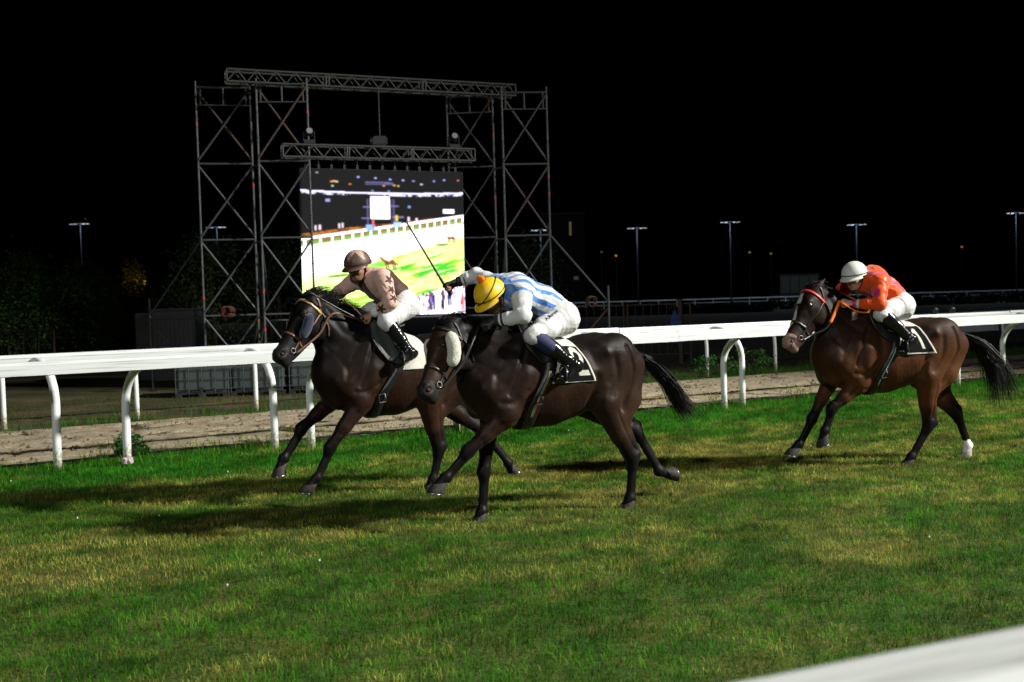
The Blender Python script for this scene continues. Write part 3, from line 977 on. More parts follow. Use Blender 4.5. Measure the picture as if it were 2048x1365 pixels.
tree('dim tree just behind the left scaffold tower', (-6.6, 30.0), 3.4, 1.4, 14, (.02, .035, .012), n=4500)
tree('dim tree seen through the right scaffold tower', (0.4, 32.0), 3.6, 1.3, 15, (.018, .032, .012), n=4000)
tree('low spreading bush in front of the dark kiosk roof', (-11.6, 33.5), 3.0, 1.2, 18, (.04, .08, .02), n=4000)
tree('small tree lit yellow by a garden lamp left of the scaffold', (-14.6, 41.0), 3.6, .75, 19, (.09, .08, .01), n=2600)
gl = empty('garden_lamp', (-14.35, 41.3, 0), 0, 'small yellow garden lamp glowing among leaves left of the scaffold', 'lamp')
mesh_obj('pole', *tube([(0, 0, 0), (0, 0, 2.75)], .03, 8), M['dark'], gl)
mesh_obj('bulb', *tube([(0, 0, 2.75), (0, 0, 2.8), (0, 0, 2.9), (0, 0, 2.94)], [.03, .07, .07, .02], 10), emit_mat('yellow_bulb', (1, .62, .10), .8), gl, smooth=True)
pl = bpy.data.lights.new('garden_lamp_light', 'POINT'); pl.energy = 6; pl.color = (1, .65, .15); pl.shadow_soft_size = .08
po = bpy.data.objects.new('garden_lamp_light', pl); COL.objects.link(po); po.location = (-14.35, 40.0, 2.85)

# kiosk with a pinkish fascia
k = empty('kiosk', (-13.0, 33.6, 0), .05, 'low dark kiosk with a pinkish roof edge behind the left trees', 'kiosk')
mesh_obj('wall', *merge(box(-1.35, .6, .95, .12, 2.4, 1.9), box(1.35, .6, .95, .12, 2.4, 1.9), box(0, 1.75, .95, 2.6, .12, 1.9), box(0, -.55, .35, 2.55, .1, .7)), pmat('kiosk_wall', (.10, .085, .075), .9, 0, .2, 4), k)
mesh_obj('roof', *box(0, .55, 2.03, 3.2, 3.2, .22, .02), pmat('kiosk_roof', (.06, .05, .05), .8), k)
mesh_obj('fascia', *box(.1, -1.08, 2.0, 2.6, .05, .34, .01), pmat('pink_fascia', (.16, .10, .095), .8, 0, .15, 6), k)
mesh_obj('counter', *box(0, -.68, .74, 2.6, .4, .05, .01), pmat('counter', (.14, .11, .1), .6), k)
mesh_obj('post', *box(-1.25, -.9, .95, .1, .1, 1.85, .01), pmat('wood_post', (.20, .09, .04), .8), k)
# grey equipment cabins
c1 = empty('equipment_cabin', (-8.02, 25.3, 0), .06, 'grey ribbed equipment cabin beside the left scaffold outrigger', 'cabin')
mesh_obj('body', *box(0, 0, .86, .98, .9, 1.66, .02), pmat('cabin_grey', (.045, .048, .046), .6, .0, .2, 5), c1)
for i in range(9):
    mesh_obj('rib', *box(-.42 + i * .105, -.462, .86, .03, .02, 1.5, .004), pmat('cabin_rib', (.06, .063, .06), .6) if i == 0 else bpy.data.materials['cabin_rib'], c1)
mesh_obj('roof_cap', *box(0, 0, 1.715, 1.06, .98, .05, .01), M['dark'], c1)
c2 = empty('equipment_cabin', (-8.78, 25.6, 0), 0, 'darker greenish cabinet left of the ribbed equipment cabin', 'cabin')
mesh_obj('body', *box(0, 0, .84, .50, .8, 1.62, .02), pmat('cabin_green', (.025, .034, .028), .6), c2)
mesh_obj('door', *box(-.02, -.412, .82, .42, .02, 1.4, .006), pmat('cabin_door', (.03, .04, .031), .5), c2)
mesh_obj('vent', *merge(*[box(-.02, -.428, 1.25 + i * .05, .26, .012, .022) for i in range(5)]), M['dark'], c2)
mesh_obj('handle', *tube([(.15, -.425, .8), (.15, -.46, .8), (.15, -.46, .92), (.15, -.425, .92)], .008, 6), M['galv'], c2)
# fence panels
def bar_fence(label, x, y, w, h, nb, rz, mat, r=.012):
    e = empty('bar_fence', (x, y, 0), rz, label, 'fence')
    for a in (0, w): tube_part('post', e, (a, 0, 0), (a, 0, h), .028, mat)
    for z in (h - .04, .22): tube_part('rail', e, (0, 0, z), (w, 0, z), .02, mat)
    for i in range(1, nb): tube_part('bar', e, (w * i / nb, 0, .22), (w * i / nb, 0, h - .04), r, mat)
    return e
bar_fence('rusty bar fence panel in front of the left trees, at the picture edge', -14.0, 27.5, 2.0, 1.30, 5, 0.0, M['rust_fence'])
bar_fence('barred fence panel right of the striped jockey, nearest the scaffold', 1.35, 26.6, 1.5, 1.53, 8, .02, M['rust_fence'])
bar_fence('barred fence panel further right of the scaffold outrigger, above the white rail', 2.95, 26.65, 1.6, 1.53, 8, .03, M['rust_fence'])
# hedges far off
hedge = []
for nm, lab, x, y, L, h, seed in (('hedge', 'dark hedge at the far right, under the distant white rail', 52, 118, 46, 1.15, 31), ('hedge', 'dark low hedge behind the bay horse, left part', 13, 105, 26, .95, 32)):
    e = empty(nm, (x, y, 0), .0, lab, 'hedge')
    r = np.random.default_rng(seed)
    n = 5000
    pos = np.stack([r.uniform(-L / 2, L / 2, n), r.uniform(-.8, .8, n), r.uniform(0, 1, n) * h], 1)
    pos[:, 2] *= .7 + .5 * vnoise2(pos[:, 0] * .7, pos[:, 0] * 0, seed)
    a = unit(r.normal(size=(n, 3))) * 0 + r.normal(size=(n, 3)); a /= np.linalg.norm(a, axis=1)[:, None]
    bq = np.cross(a, r.normal(size=(n, 3))); bq /= np.linalg.norm(bq, axis=1)[:, None]
    P = np.stack([pos - a * .22, pos + bq * .13, pos + a * .22, pos - bq * .13], 1).reshape(-1, 3)
    mesh_obj('foliage', P, np.arange(len(P)).reshape(-1, 4), leafm, e, colors=np.repeat(np.array([[.02, .035, .012]]) * r.uniform(.5, 1.3, (n, 1)), 4, axis=0))
    mesh_obj('stems', *merge(*[tube([(q, 0, 0), (q + .1, 0, h * .7)], .03, 5) for q in np.linspace(-L / 2 + .3, L / 2 - .3, 24)]), bark, e)

# distant white rail
far_white = pmat('far_white_paint', (.8, .82, .85), .5)
fr = empty('distant_rail', (5.5, 150, 0), math.radians(0.4), 'thin white rail running along the far side of the course', 'rail')
for i in range(34):
    tube_part('post', fr, (i * 2.6, 0, 0), (i * 2.6, 0, 1.25), .06, far_white)
for i in range(11):
    tube_part('rail_section', fr, (i * 7.8 + .02, -.05, 1.32), (i * 7.8 + 7.78, -.05, 1.32), .09, far_white)
    tube_part('rail_section', fr, (i * 7.8 + .02, -.05, .82), (i * 7.8 + 7.78, -.05, .82), .04, far_white)
# far floodlight masts
lampm = emit_mat('lamp_glow', (.75, .88, 1.0), .4)
polem = pmat('mast_pole', (.014, .017, .022), .8, .0, spec=.1)
masts = [(-52.8, 130, 12.9, 'lit floodlight mast at the far left above the dark trees'), (-36.0, 130, 12.0, 'lit floodlight mast seen behind the left scaffold tower'), (3.9, 130, 10.5, 'lit floodlight mast half hidden behind the right scaffold tower'), (15.8, 130, 10.4, 'lit floodlight mast first to the right of the scaffold'), (27.3, 130, 10.8, 'lit floodlight mast left of the bay horse, the tallest pole in the gap'), (44.2, 134, 10.3, 'lit lamp head right above the jockey in orange'), (62.6, 130, 10.9, 'lit floodlight mast at the right edge of the picture')]
for i, (x, y, h, lab) in enumerate(masts):
    e = empty('floodlight_mast', (x, y, 0), 0, lab, 'floodlight', 'lit floodlight masts on the far side')
    mesh_obj('pole', *tube([(0, 0, 0), (0, 0, h * .5), (0, 0, h)], [.10, .08, .06], 10), polem, e)
    mesh_obj('crossbar', *box(0, 0, h + .02, 2.5, .08, .05), polem, e)
    for q in (-1.05, -.55, .5, 1.0):
        hd = mesh_obj('lamp_head', *box(q, -.12, h - .08, .42, .35, .12, .02), M['dark'], e)
        mesh_obj('lamp_glass', *box(q, -.30, h - .07, .36, .03, .055), lampm, hd)
    ld = bpy.data.lights.new('mast_light', 'POINT'); ld.energy = 1100; ld.color = (.7, .82, 1); ld.shadow_soft_size = .5
    lo = bpy.data.objects.new('mast_light', ld); COL.objects.link(lo); lo.location = (x, y - 1.6, h - .6)
# distant building and stand
bd = empty('distant_building', (9.6, 185, 0), 0, 'tall dark building with two lit window slits right of the scaffold', 'building')
mesh_obj('wall', *box(0, 4, 8.4, 7.5, 8, 16.8, .1), pmat('far_wall', (.012, .010, .009), .9), bd)
mesh_obj('roof', *box(0, 4, 16.95, 8.0, 8.4, .3), M['dark'], bd)
for (x, z, w, h, s) in ((-2.6, 14.2, .35, 2.2, .10), (1.2, 14.3, .42, 2.4, .45), (2.0, 5.6, .8, .6, .25)):
    wd = mesh_obj('window', *box(x, -.03, z, w + .2, .1, h + .2, .01), M['dark'], bd)
    mesh_obj('pane', *box(x, -.1, z, w, .04, h), emit_mat('lit_window', (1.0, .75, .42), s * .15), wd)
for i, (x, z, c, s, lab) in enumerate(((18.4, 9.0, (1, .45, .1), 6, 'small orange light beyond the course, right of the scaffold'), (41.5, 8.9, (1, .6, .25), 2.5, 'faint orange light above the rail left of the bay horse'), (45.2, 8.6, (1, .6, .3), 2, 'faint orange light just left of the white cap'), (78.2, 8.8, (1, .35, .15), 4, 'small red light in the dark sky at the far right'), (15.9, 9.7, (.8, .4, .2), 1.5, 'dim amber light over the distant building'), (-73.0, 18.0, (.6, .12, .04), 1.2, 'dim red light high up at the far left'))):
    e = empty('distant_lamp', (x, 182, 0), 0, lab, 'lamp')
    mesh_obj('pole', *tube([(0, 0, 0), (0, 0, z)], .08, 6), M['dark'], e)
    mesh_obj('bulb', *tube([(0, -.1, z), (0, -.1, z + .08), (0, -.1, z + .3), (0, -.1, z + .38)], [.05, .2, .2, .05], 8), emit_mat('far_bulb', c, s * .06), e, smooth=True)
# little control cabin far right of centre
cb = empty('judges_cabin', (44.0, 160, 0), 0, 'faint glazed cabin beyond the distant rail, left of the bay horse', 'cabin')
mesh_obj('wall', *merge(box(0, 1.5, .9, 6, 3, 1.8), box(0, 1.5, 4.6, 6.2, 3.2, .3)), pmat('cabin_wall', (.03, .03, .03), .8), cb)
for i in range(5):
    tube_part('mullion', cb, (-2.9 + i * 1.45, 0, 1.8), (-2.9 + i * 1.45, 0, 4.5), .07, M['galv'])
for i in range(4):
    mesh_obj('pane', *box(-2.17 + i * 1.45, .05, 3.15, 1.3, .03, 2.6), emit_mat('dim_pane', (.35, .45, .4), .012), cb)
# ------------------------------------------------------------------ horses
class Frame:
    def __init__(s, x, y, deg):
        t = math.radians(deg)
        s.o = np.array([x, y, 0.0]); s.rz = math.pi + t
        s.h = np.array([-math.cos(t), -math.sin(t), 0]); s.l = np.array([math.sin(t), -math.cos(t), 0])
    def w(s, p):
        return s.o + p[0] * s.h + p[1] * s.l + np.array([0, 0, p[2]])
    def thing(s, name, base, label, cat, group=None):
        e = empty(name, tuple(s.w(base)), s.rz, label, cat, group)
        return Part(e, np.asarray(base, float))
class Part:
    """adds meshes given in horse space under an Empty that stands at `base`"""
    def __init__(s, e, base): s.e = e; s.base = base
    def add(s, name, geo, mat, smooth=True, colors=None, parent=None):
        V, Q = geo
        return mesh_obj(name, np.asarray(V, float) - s.base, Q, mat, parent or s.e, smooth, colors)

FR = {1: Frame(-.97, 9.3, 32), 2: Frame(.34, 8.13, 27), 3: Frame(3.62, 10.0, 12)}

POSE = {
 1: dict(ear=(-.085, .085), poll=(.885, .0, 1.755), nose=(1.275, .17, 1.285), withers=1.50,
    fn=[(.49, .165, .835), (.775, .14, .475), (.90, .13, .235), (1.01, .135, .145)], ff=[(.57, -.16, .875), (.92, -.13, .625), (1.09, -.12, .395), (1.15, -.115, .275)],
    hn=[(-.14, .19, .82), (-.25, .14, .35), (-.19, .13, .105), (-.145, .13, .03)], hf=[(-.37, -.18, .82), (-.86, -.12, .45), (-1.12, -.10, .115), (-1.165, -.10, .02)],
    tail=[(-.73, 0, 1.2), (-.92, 0, 1.12), (-1.05, .02, .95), (-1.14, .03, .72)]),
 2: dict(ear=(-.085, .08), poll=(.965, .01, 1.52), nose=(1.262, .19, 1.035), withers=1.46,
    fn=[(.53, .165, .815), (.835, .13, .575), (1.015, .12, .40), (1.10, .12, .325)], ff=[(.50, -.16, .82), (.60, -.11, .365), (.635, -.10, .07), (.665, -.10, .015)],
    hn=[(-.31, .19, .85), (-.575, .15, .375), (-.55, .14, .075), (-.515, .14, .02)], hf=[(-.34, -.18, .83), (-.80, -.11, .545), (-1.0, -.10, .215), (-1.155, -.10, .155)],
    tail=[(-.70, 0, 1.225), (-.87, 0, 1.12), (-1.03, .01, .95), (-1.13, .02, .76), (-1.20, .03, .66)]),
 3: dict(ear=(-.115, .05), poll=(.845, .0, 1.72), nose=(1.232, .17, 1.215), withers=1.45,
    fn=[(.45, .165, .80), (.72, .14, .575), (.79, .13, .375), (.82, .13, .275)], ff=[(.53, -.16, .855), (.775, -.13, .46), (.92, -.13, .225), (1.0, -.13, .155)],
    hn=[(-.24, .19, .83), (-.275, .145, .365), (-.095, .14, .085), (-.04, .14, .02)], hf=[(-.40, -.18, .81), (-.775, -.13, .41), (-.885, -.12, .105), (-.85, -.12, .02)],
    tail=[(-.73, 0, 1.215), (-.90, 0, 1.13), (-1.0, .01, .98), (-1.07, .02, .78), (-1.10, .03, .48)]),
}

HS = 1.2      # breadth of the head
HV = 1.30     # depth of the head
def head_frame(P):
    poll = np.array(P['poll'], float); nose = np.array(P['nose'], float)
    e1 = unit(nose - poll)
    w = np.array([0, 1.0, 0]) + np.array(P.get('tilt', (-.12, 0, 0.0)))
    w = unit(w - e1 * (w @ e1))
    v = np.cross(w, e1)
    L = np.linalg.norm(nose - poll) / 0.60
    def hp(u_, v_, w_): return poll + e1 * (u_ * L) + v * (v_ * HV) + w * (w_ * HS)
    return hp, e1, v, w, L

def fatten(q, f):
    if 'c' in q: q['r'] = q['r'] * f
    else:
        for x in ('a0', 'a1', 'b0', 'b1'): q[x] *= f

def horse_prims(P):
    pr = []
    A = pr.append
    dz = P['withers'] - 1.46
    # trunk: stations x, top, bottom, half width
    st = [(.60, 1.32 + dz, .84, .175), (.45, 1.43 + dz, .735, .215), (.28, 1.45 + dz, .695, .245), (.10, 1.375 + dz * .7, .70, .265), (-.08, 1.345 + dz * .4, .755, .265), (-.24, 1.355 + dz * .2, .845, .255), (-.40, 1.37, .93, .24), (-.56, 1.31, .97, .205), (-.67, 1.22, 1.03, .13)]
    for (x0, t0, b0, w0), (x1, t1, b1, w1) in zip(st[:-1], st[1:]):
        A(cap((x0, 0, (t0 + b0) / 2), (x1, 0, (t1 + b1) / 2), (t0 - b0) / 2, (t1 - b1) / 2, w0, w1, k=.05))
    # withers ridge, croup, dock
    A(cap((.42, 0, 1.36 + dz), (.16, 0, 1.335 + dz), .10, .07, .05, .05, k=.10))
    A(cap((-.25, 0, 1.25), (-.50, 0, 1.24), .12, .10, .12, .10, k=.08))
    A(cap((-.66, 0, 1.16), (-.78, 0, 1.15), .055, .035, k=.05))
    # neck
    hp, e1, v, w, L = head_frame(P)
    thr = hp(.055, .145, 0)
    poll = np.array(P['poll'])
    nb = np.array([.47, 0, 1.17 + dz * .5])
    crest0 = np.array([.36, 0, 1.40 + dz])
    nm = nb * .5 + thr * .5 + (poll - np.array([.9, 0, 1.65])) * .05
    A(cap(nb, nm, .265, .195, .15, .10, k=.06))
    A(cap(nm, thr, .195, .145, .10, .072, k=.06))
    A(cap(crest0, poll + np.array([-.05, 0, -.05]), .06, .035, .045, .03, k=.08))
    # underline of the neck: windpipe
    A(cap(np.array([.66, 0, 1.03 + dz * .4]), hp(.10, .235, 0), .072, .048, .055, .040, k=.06))
    # breast
    A(ell((.645, 0, 1.00), (.11, .125, .17), k=.07))
    for sd, fore, hind in ((1, P['fn'], P['hn']), (-1, P['ff'], P['hf'])):
        y = lambda q: np.array([q[0], q[1] * sd, q[2]])
        A(ell(y((.675, .075, 1.02)), (.07, .075, .13), k=.08))            # pectoral
        A(ell(y((.66, .085, .87)), (.07, .07, .09), k=.05))
        # neck muscles
        A(cap(y((.42, .095, 1.30 + dz)), nm + np.array([.02, .055 * sd, .06]), .085, .055, .05, .03, k=.045))
        A(cap(y((.60, .10, 1.10)), nm + np.array([.07, .05 * sd, -.06]), .075, .05, .045, .03, k=.04))
        A(cap(nm + np.array([.0, .045 * sd, -.02]), hp(.08, .10, .045 * sd), .06, .05, .045, .03, k=.05))
        # shoulder blade, point of shoulder, triceps
        elb, kne, fet, hf = [np.array(q, float) for q in fore]
        sp = y((.635, .145, 1.01)) + (elb - y((.50, .165, .83))) * .35
        A(cap(y((.335, .115, 1.40 + dz)), sp, .07, .080, .055, .060, k=.06))
        A(cap(y((.26, .13, 1.33 + dz)), elb + np.array([-.03, 0, .06]), .075, .075, .07, .06, k=.05))
        A(cap(y((.40, .185, 1.10)), elb + np.array([-.035, .012 * sd, .04]), .115, .075, .065, .06, k=.03))
        A(cap(y((.47, .185, 1.17)), elb + np.array([.02, .018 * sd, .06]), .065, .06, .045, .05, k=.022))
        A(cap(sp, elb, .085, .082, .065, .07, k=.07))
        # forearm
        l0 = len(pr)
        fd = unit(kne - elb); fr_ = unit(np.array([1, 0, 0]) - fd * fd[0])
        if fr_[0] < 0: fr_ = -fr_
        A(cap(elb, elb * .45 + kne * .55, .078, .056, .066, .05, k=.04))
        A(cap(elb + fr_ * .03, elb * .4 + kne * .6 + fr_ * .012, .05, .038, .045, .036, k=.02))
        A(cap(elb - fr_ * .045, elb * .5 + kne * .5 - fr_ * .018, .045, .03, .045, .03, k=.02))
        A(cap(elb * .45 + kne * .55, kne, .052, .040, .048, .040, k=.03))
        cd = unit(fet - kne); bk = np.array([-1.0, 0, 0]); bk = unit(bk - cd * (bk @ cd))
        if bk[0] > 0 and abs(cd[0]) < .9: bk = -bk
        A(cap(kne - cd * .035, kne + cd * .035, .043, .038, .045, .042, k=.02))
        A(ell(kne - bk * .018, (.036, .036, .036), k=.02))
        A(ell(kne + bk * .034 + cd * .0, (.022, .024, .03), k=.02))
        A(cap(kne, fet, .028, .0245, .025, .023, k=.02))
        A(cap(kne + bk * .034 + cd * .03, fet + bk * .03 - cd * .01, .017, .016, .015, .015, k=.018))
        A(ell(fet, (.038, .036, .038), k=.02)); A(ell(fet + bk * .026, (.024, .026, .026), k=.02))
        co = fet + (hf - fet) * .62
        A(cap(fet, co, .031, .034, .029, .036, k=.025))
        for q in pr[l0:]: fatten(q, 1.07)
        # hindquarter
        sti, hoc, fet, hf = [np.array(q, float) for q in hind]
        hip = y((-.44, .14, 1.20))
        A(ell(y((-.30, .165, 1.25)), (.12, .09, .10), k=.06))                # point of hip
        A(cap(hip, sti * .75 + hip * .25, .19, .15, .12, .095, k=.06))
        A(cap(y((-.40, .17, 1.16)), sti + np.array([.01, 0, .05]), .10, .085, .085, .075, k=.03))   # front of thigh
        bt = y((-.60, .115, 1.12))
        bl_ = sti * .45 + hoc * .55 + np.array([-.055, -.01 * sd, .10])
        A(cap(bt, y((-.60, .125, .98)) * .6 + bl_ * .4, .125, .10, .10, .085, k=.045))
        A(cap(y((-.60, .125, .98)) * .6 + bl_ * .4, bl_, .10, .05, .08, .045, k=.04))
        A(cap(y((-.52, .17, 1.12)), sti * .5 + hoc * .5 + np.array([-.06, 0, .13]), .10, .065, .07, .055, k=.025))
        l0 = len(pr)
        A(ell(sti, (.075, .065, .085), k=.05))
        gd = unit(hoc - sti)
        A(cap(sti, sti * .45 + hoc * .55, .108, .074, .082, .056, k=.05))
        A(cap(sti * .45 + hoc * .55, hoc, .066, .046, .05, .040, k=.03))
        cd = unit(fet - hoc); bk = np.array([-1.0, 0, 0]); bk = unit(bk - cd * (bk @ cd))
        if bk[0] > 0 and abs(cd[0]) < .9: bk = -bk
        pt = hoc - cd * .055 + bk * .052
        A(cap(bl_, pt, .03, .02, .026, .02, k=.03))                           # Achilles tendon
        A(cap(pt, hoc + cd * .03 + bk * .02, .026, .026, .026, .024, k=.02))
        A(cap(hoc - cd * .04, hoc + cd * .045, .047, .038, .042, .036, k=.025))
        A(cap(hoc, fet, .031, .026, .027, .024, k=.02))
        A(cap(hoc + cd * .04 + bk * .034, fet + bk * .03, .018, .016, .016, .015, k=.018))
        A(ell(fet, (.039, .036, .038), k=.02)); A(ell(fet + bk * .026, (.024, .026, .026), k=.02))
        co = fet + (hf - fet) * .62
        A(cap(fet, co, .031, .034, .029, .036, k=.025))
        for q in pr[l0:]: fatten(q, 1.10)
        # ear
        ea = P.get('ear', (-.15, .045))
        b0 = hp(.015, .03, .048 * sd); t0 = hp(ea[0], ea[1], .068 * sd)
        A(cap(b0, b0 * .5 + t0 * .5, .032, .032, .02, .018, s=w, k=.015)); A(cap(b0 * .5 + t0 * .5, t0, .032, .008, .018, .006, s=w, k=.012))
    # head
    h0 = len(pr)
    A(cap(hp(.02, .06, 0), hp(.16, .075, 0), .085, .095, .075, .085, s=w, k=.04))
    A(cap(hp(.12, .045, 0), hp(.25, .05, 0), .062, .055, .078, .062, s=w, k=.03))
    A(cap(hp(.24, .048, 0), hp(.50, .058, 0), .048, .044, .050, .036, s=w, k=.03))
    A(cap(hp(.20, .10, 0), hp(.50, .09, 0), .075, .05, .062, .040, s=w, k=.04))
    A(cap(hp(.30, .155, 0), hp(.50, .125, 0), .045, .034, .040, .036, s=w, k=.03))
    A(ell(hp(.555, .07, 0), (.056, .062, .050), (e1, v, w), k=.035))
    A(ell(hp(.565, .122, 0), (.042, .030, .036), (e1, v, w), k=.02))
    for sd in (1, -1):
        A(ell(hp(.165, .145, .046 * sd), (.115, .115, .036), (e1, v, w), k=.03))          # cheek
        A(ell(hp(.170, .020, .066 * sd), (.040, .024, .022), (e1, v, w), k=.018))         # brow
        A(ell(hp(.205, .055, .066 * sd), (.034, .016, .018), (e1, v, w), k=.015))
        A(cap(hp(.23, .092, .060 * sd), hp(.37, .090, .046 * sd), .016, .012, s=w, k=.02))  # facial crest
        A(cap(hp(.525, .045, .036 * sd), hp(.572, .060, .036 * sd), .026, .024, .018, .018, s=w, k=.016))
        A(dict(cap(hp(.540, .056, .056 * sd), hp(.570, .043, .050 * sd), .019, .015, k=.008), carve=True))
        A(dict(cap(hp(.47, .112, .052 * sd), hp(.60, .104, .045 * sd), .006, .006, k=.010), carve=True))
        A(dict(cap(hp(.27, .07, .085 * sd), hp(.40, .075, .072 * sd), .014, .014, k=.03), carve=True))
    for q in pr[h0:]:
        if q['carve']: continue
        if 'c' in q: q['r'] = q['r'] * np.array([1.04, HV, HS])
        else:
            for x in ('a0', 'a1'): q[x] *= (HV + HS) / 2
            for x in ('b0', 'b1'): q[x] *= HS
    return pr

def hoof_geo(fet, hf, fwd):
    """hoof wall as a slanted cone with sole; returns wall geo and shoe geo"""
    fet = np.array(fet, float); hf = np.array(hf, float)
    ax = unit(hf - fet)
    # sole normal: a little back from the pastern axis
    lat = unit(np.cross(np.array(fwd, float), ax)) if np.linalg.norm(np.cross(fwd, ax)) > 1e-3 else np.array([0, 1.0, 0])
    lat = np.array([0, 1.0, 0]) - ax * ax[1]; lat = unit(lat)
    fw = np.cross(lat, -ax); fw = unit(fw)
    if fw @ np.array(fwd, float) < 0: fw = -fw
    ang = math.radians(35)
    dn = unit(ax * math.cos(ang) - fw * math.sin(ang))     # perpendicular to the sole
    sf = unit(fw * math.cos(ang) + ax * math.sin(ang))     # forward in the sole plane
    c0 = fet + (hf - fet) * .60 - ax * .005
    HFS = 1.2
    V = []; n = 20; rings = []
    for j, (d, rf, rl, shift) in enumerate(((-.006, .037, .038, -.004), (.004, .042, .042, .0), (.03, .048, .047, .010), (.055, .054, .052, .020), (.060, .053, .051, .021))):
        ring = []
        for k in range(n):
            a = 2 * math.pi * k / n
            fx = math.cos(a); lx = math.sin(a)
            slope = .020 * (fx * .5 + .5) if j > 1 else .014 * fx
            p = c0 + (dn * (d) + sf * (shift + fx * rf) + lat * (lx * rl) + ax * (slope if j < 2 else 0)) * HFS
            ring.append(p)
        rings.append(ring)
    for r in rings: V += r
    F_ = []
    for j in range(len(rings) - 1):
        for k in range(n):
            F_.append([j * n + k, j * n + (k + 1) % n, (j + 1) * n + (k + 1) % n, (j + 1) * n + k])
    F_.append([(len(rings) - 1) * n + k for k in range(n)])
    sh = []
    for k in range(n + 1 - 5):
        a = math.radians(-140) + math.radians(280) * k / (n - 5)
        sh.append(c0 + (dn * .063 + sf * (.021 + math.cos(a) * .049) + lat * (math.sin(a) * .046)) * HFS)
    return (np.array(V), F_), tube(sh, .007, 6)

def ribbon_strand(pts, w0, w1, side):
    """flat tapering hair ribbon"""
    P_ = np.asarray(pts); m = len(P_)
    ww = np.linspace(w0, w1, m)[:, None]
    s = np.asarray(side) / np.linalg.norm(side)
    V = np.concatenate([P_ - s * ww, P_ + s * ww])
    return V, [[i, i + 1, m + i + 1, m + i] for i in range(m - 1)]

def hair_mesh(strands):
    V = []; Q = []; o = 0
    for v, q in strands:
        V.append(v); Q.append(np.array(q) + o); o += len(v)
    return np.concatenate(V), np.concatenate(Q)

hairm = pmat('black_hair', (0.0055, 0.0048, 0.0045), .55, 0, .4, 12, spec=.18)
hoofm = pmat('hoof_horn', (0.035, 0.031, 0.028), .7, 0, .4, 30, spec=.2)
shoem = pmat('horseshoe_aluminium', (.30, .30, .30), .35, 1.0)
eyem = pmat('horse_eye', (.010, .006, .004), .06, 0, spec=.8)
nostrilm = pmat('nostril', (.05, .010, .008), .6)

def dist_seg(V, a, b):
    a = np.asarray(a, float); b = np.asarray(b, float); d = b - a
    t = np.clip(((V - a) @ d) / (d @ d), 0, 1)
    return np.linalg.norm(V - a - t[:, None] * d, axis=1), t

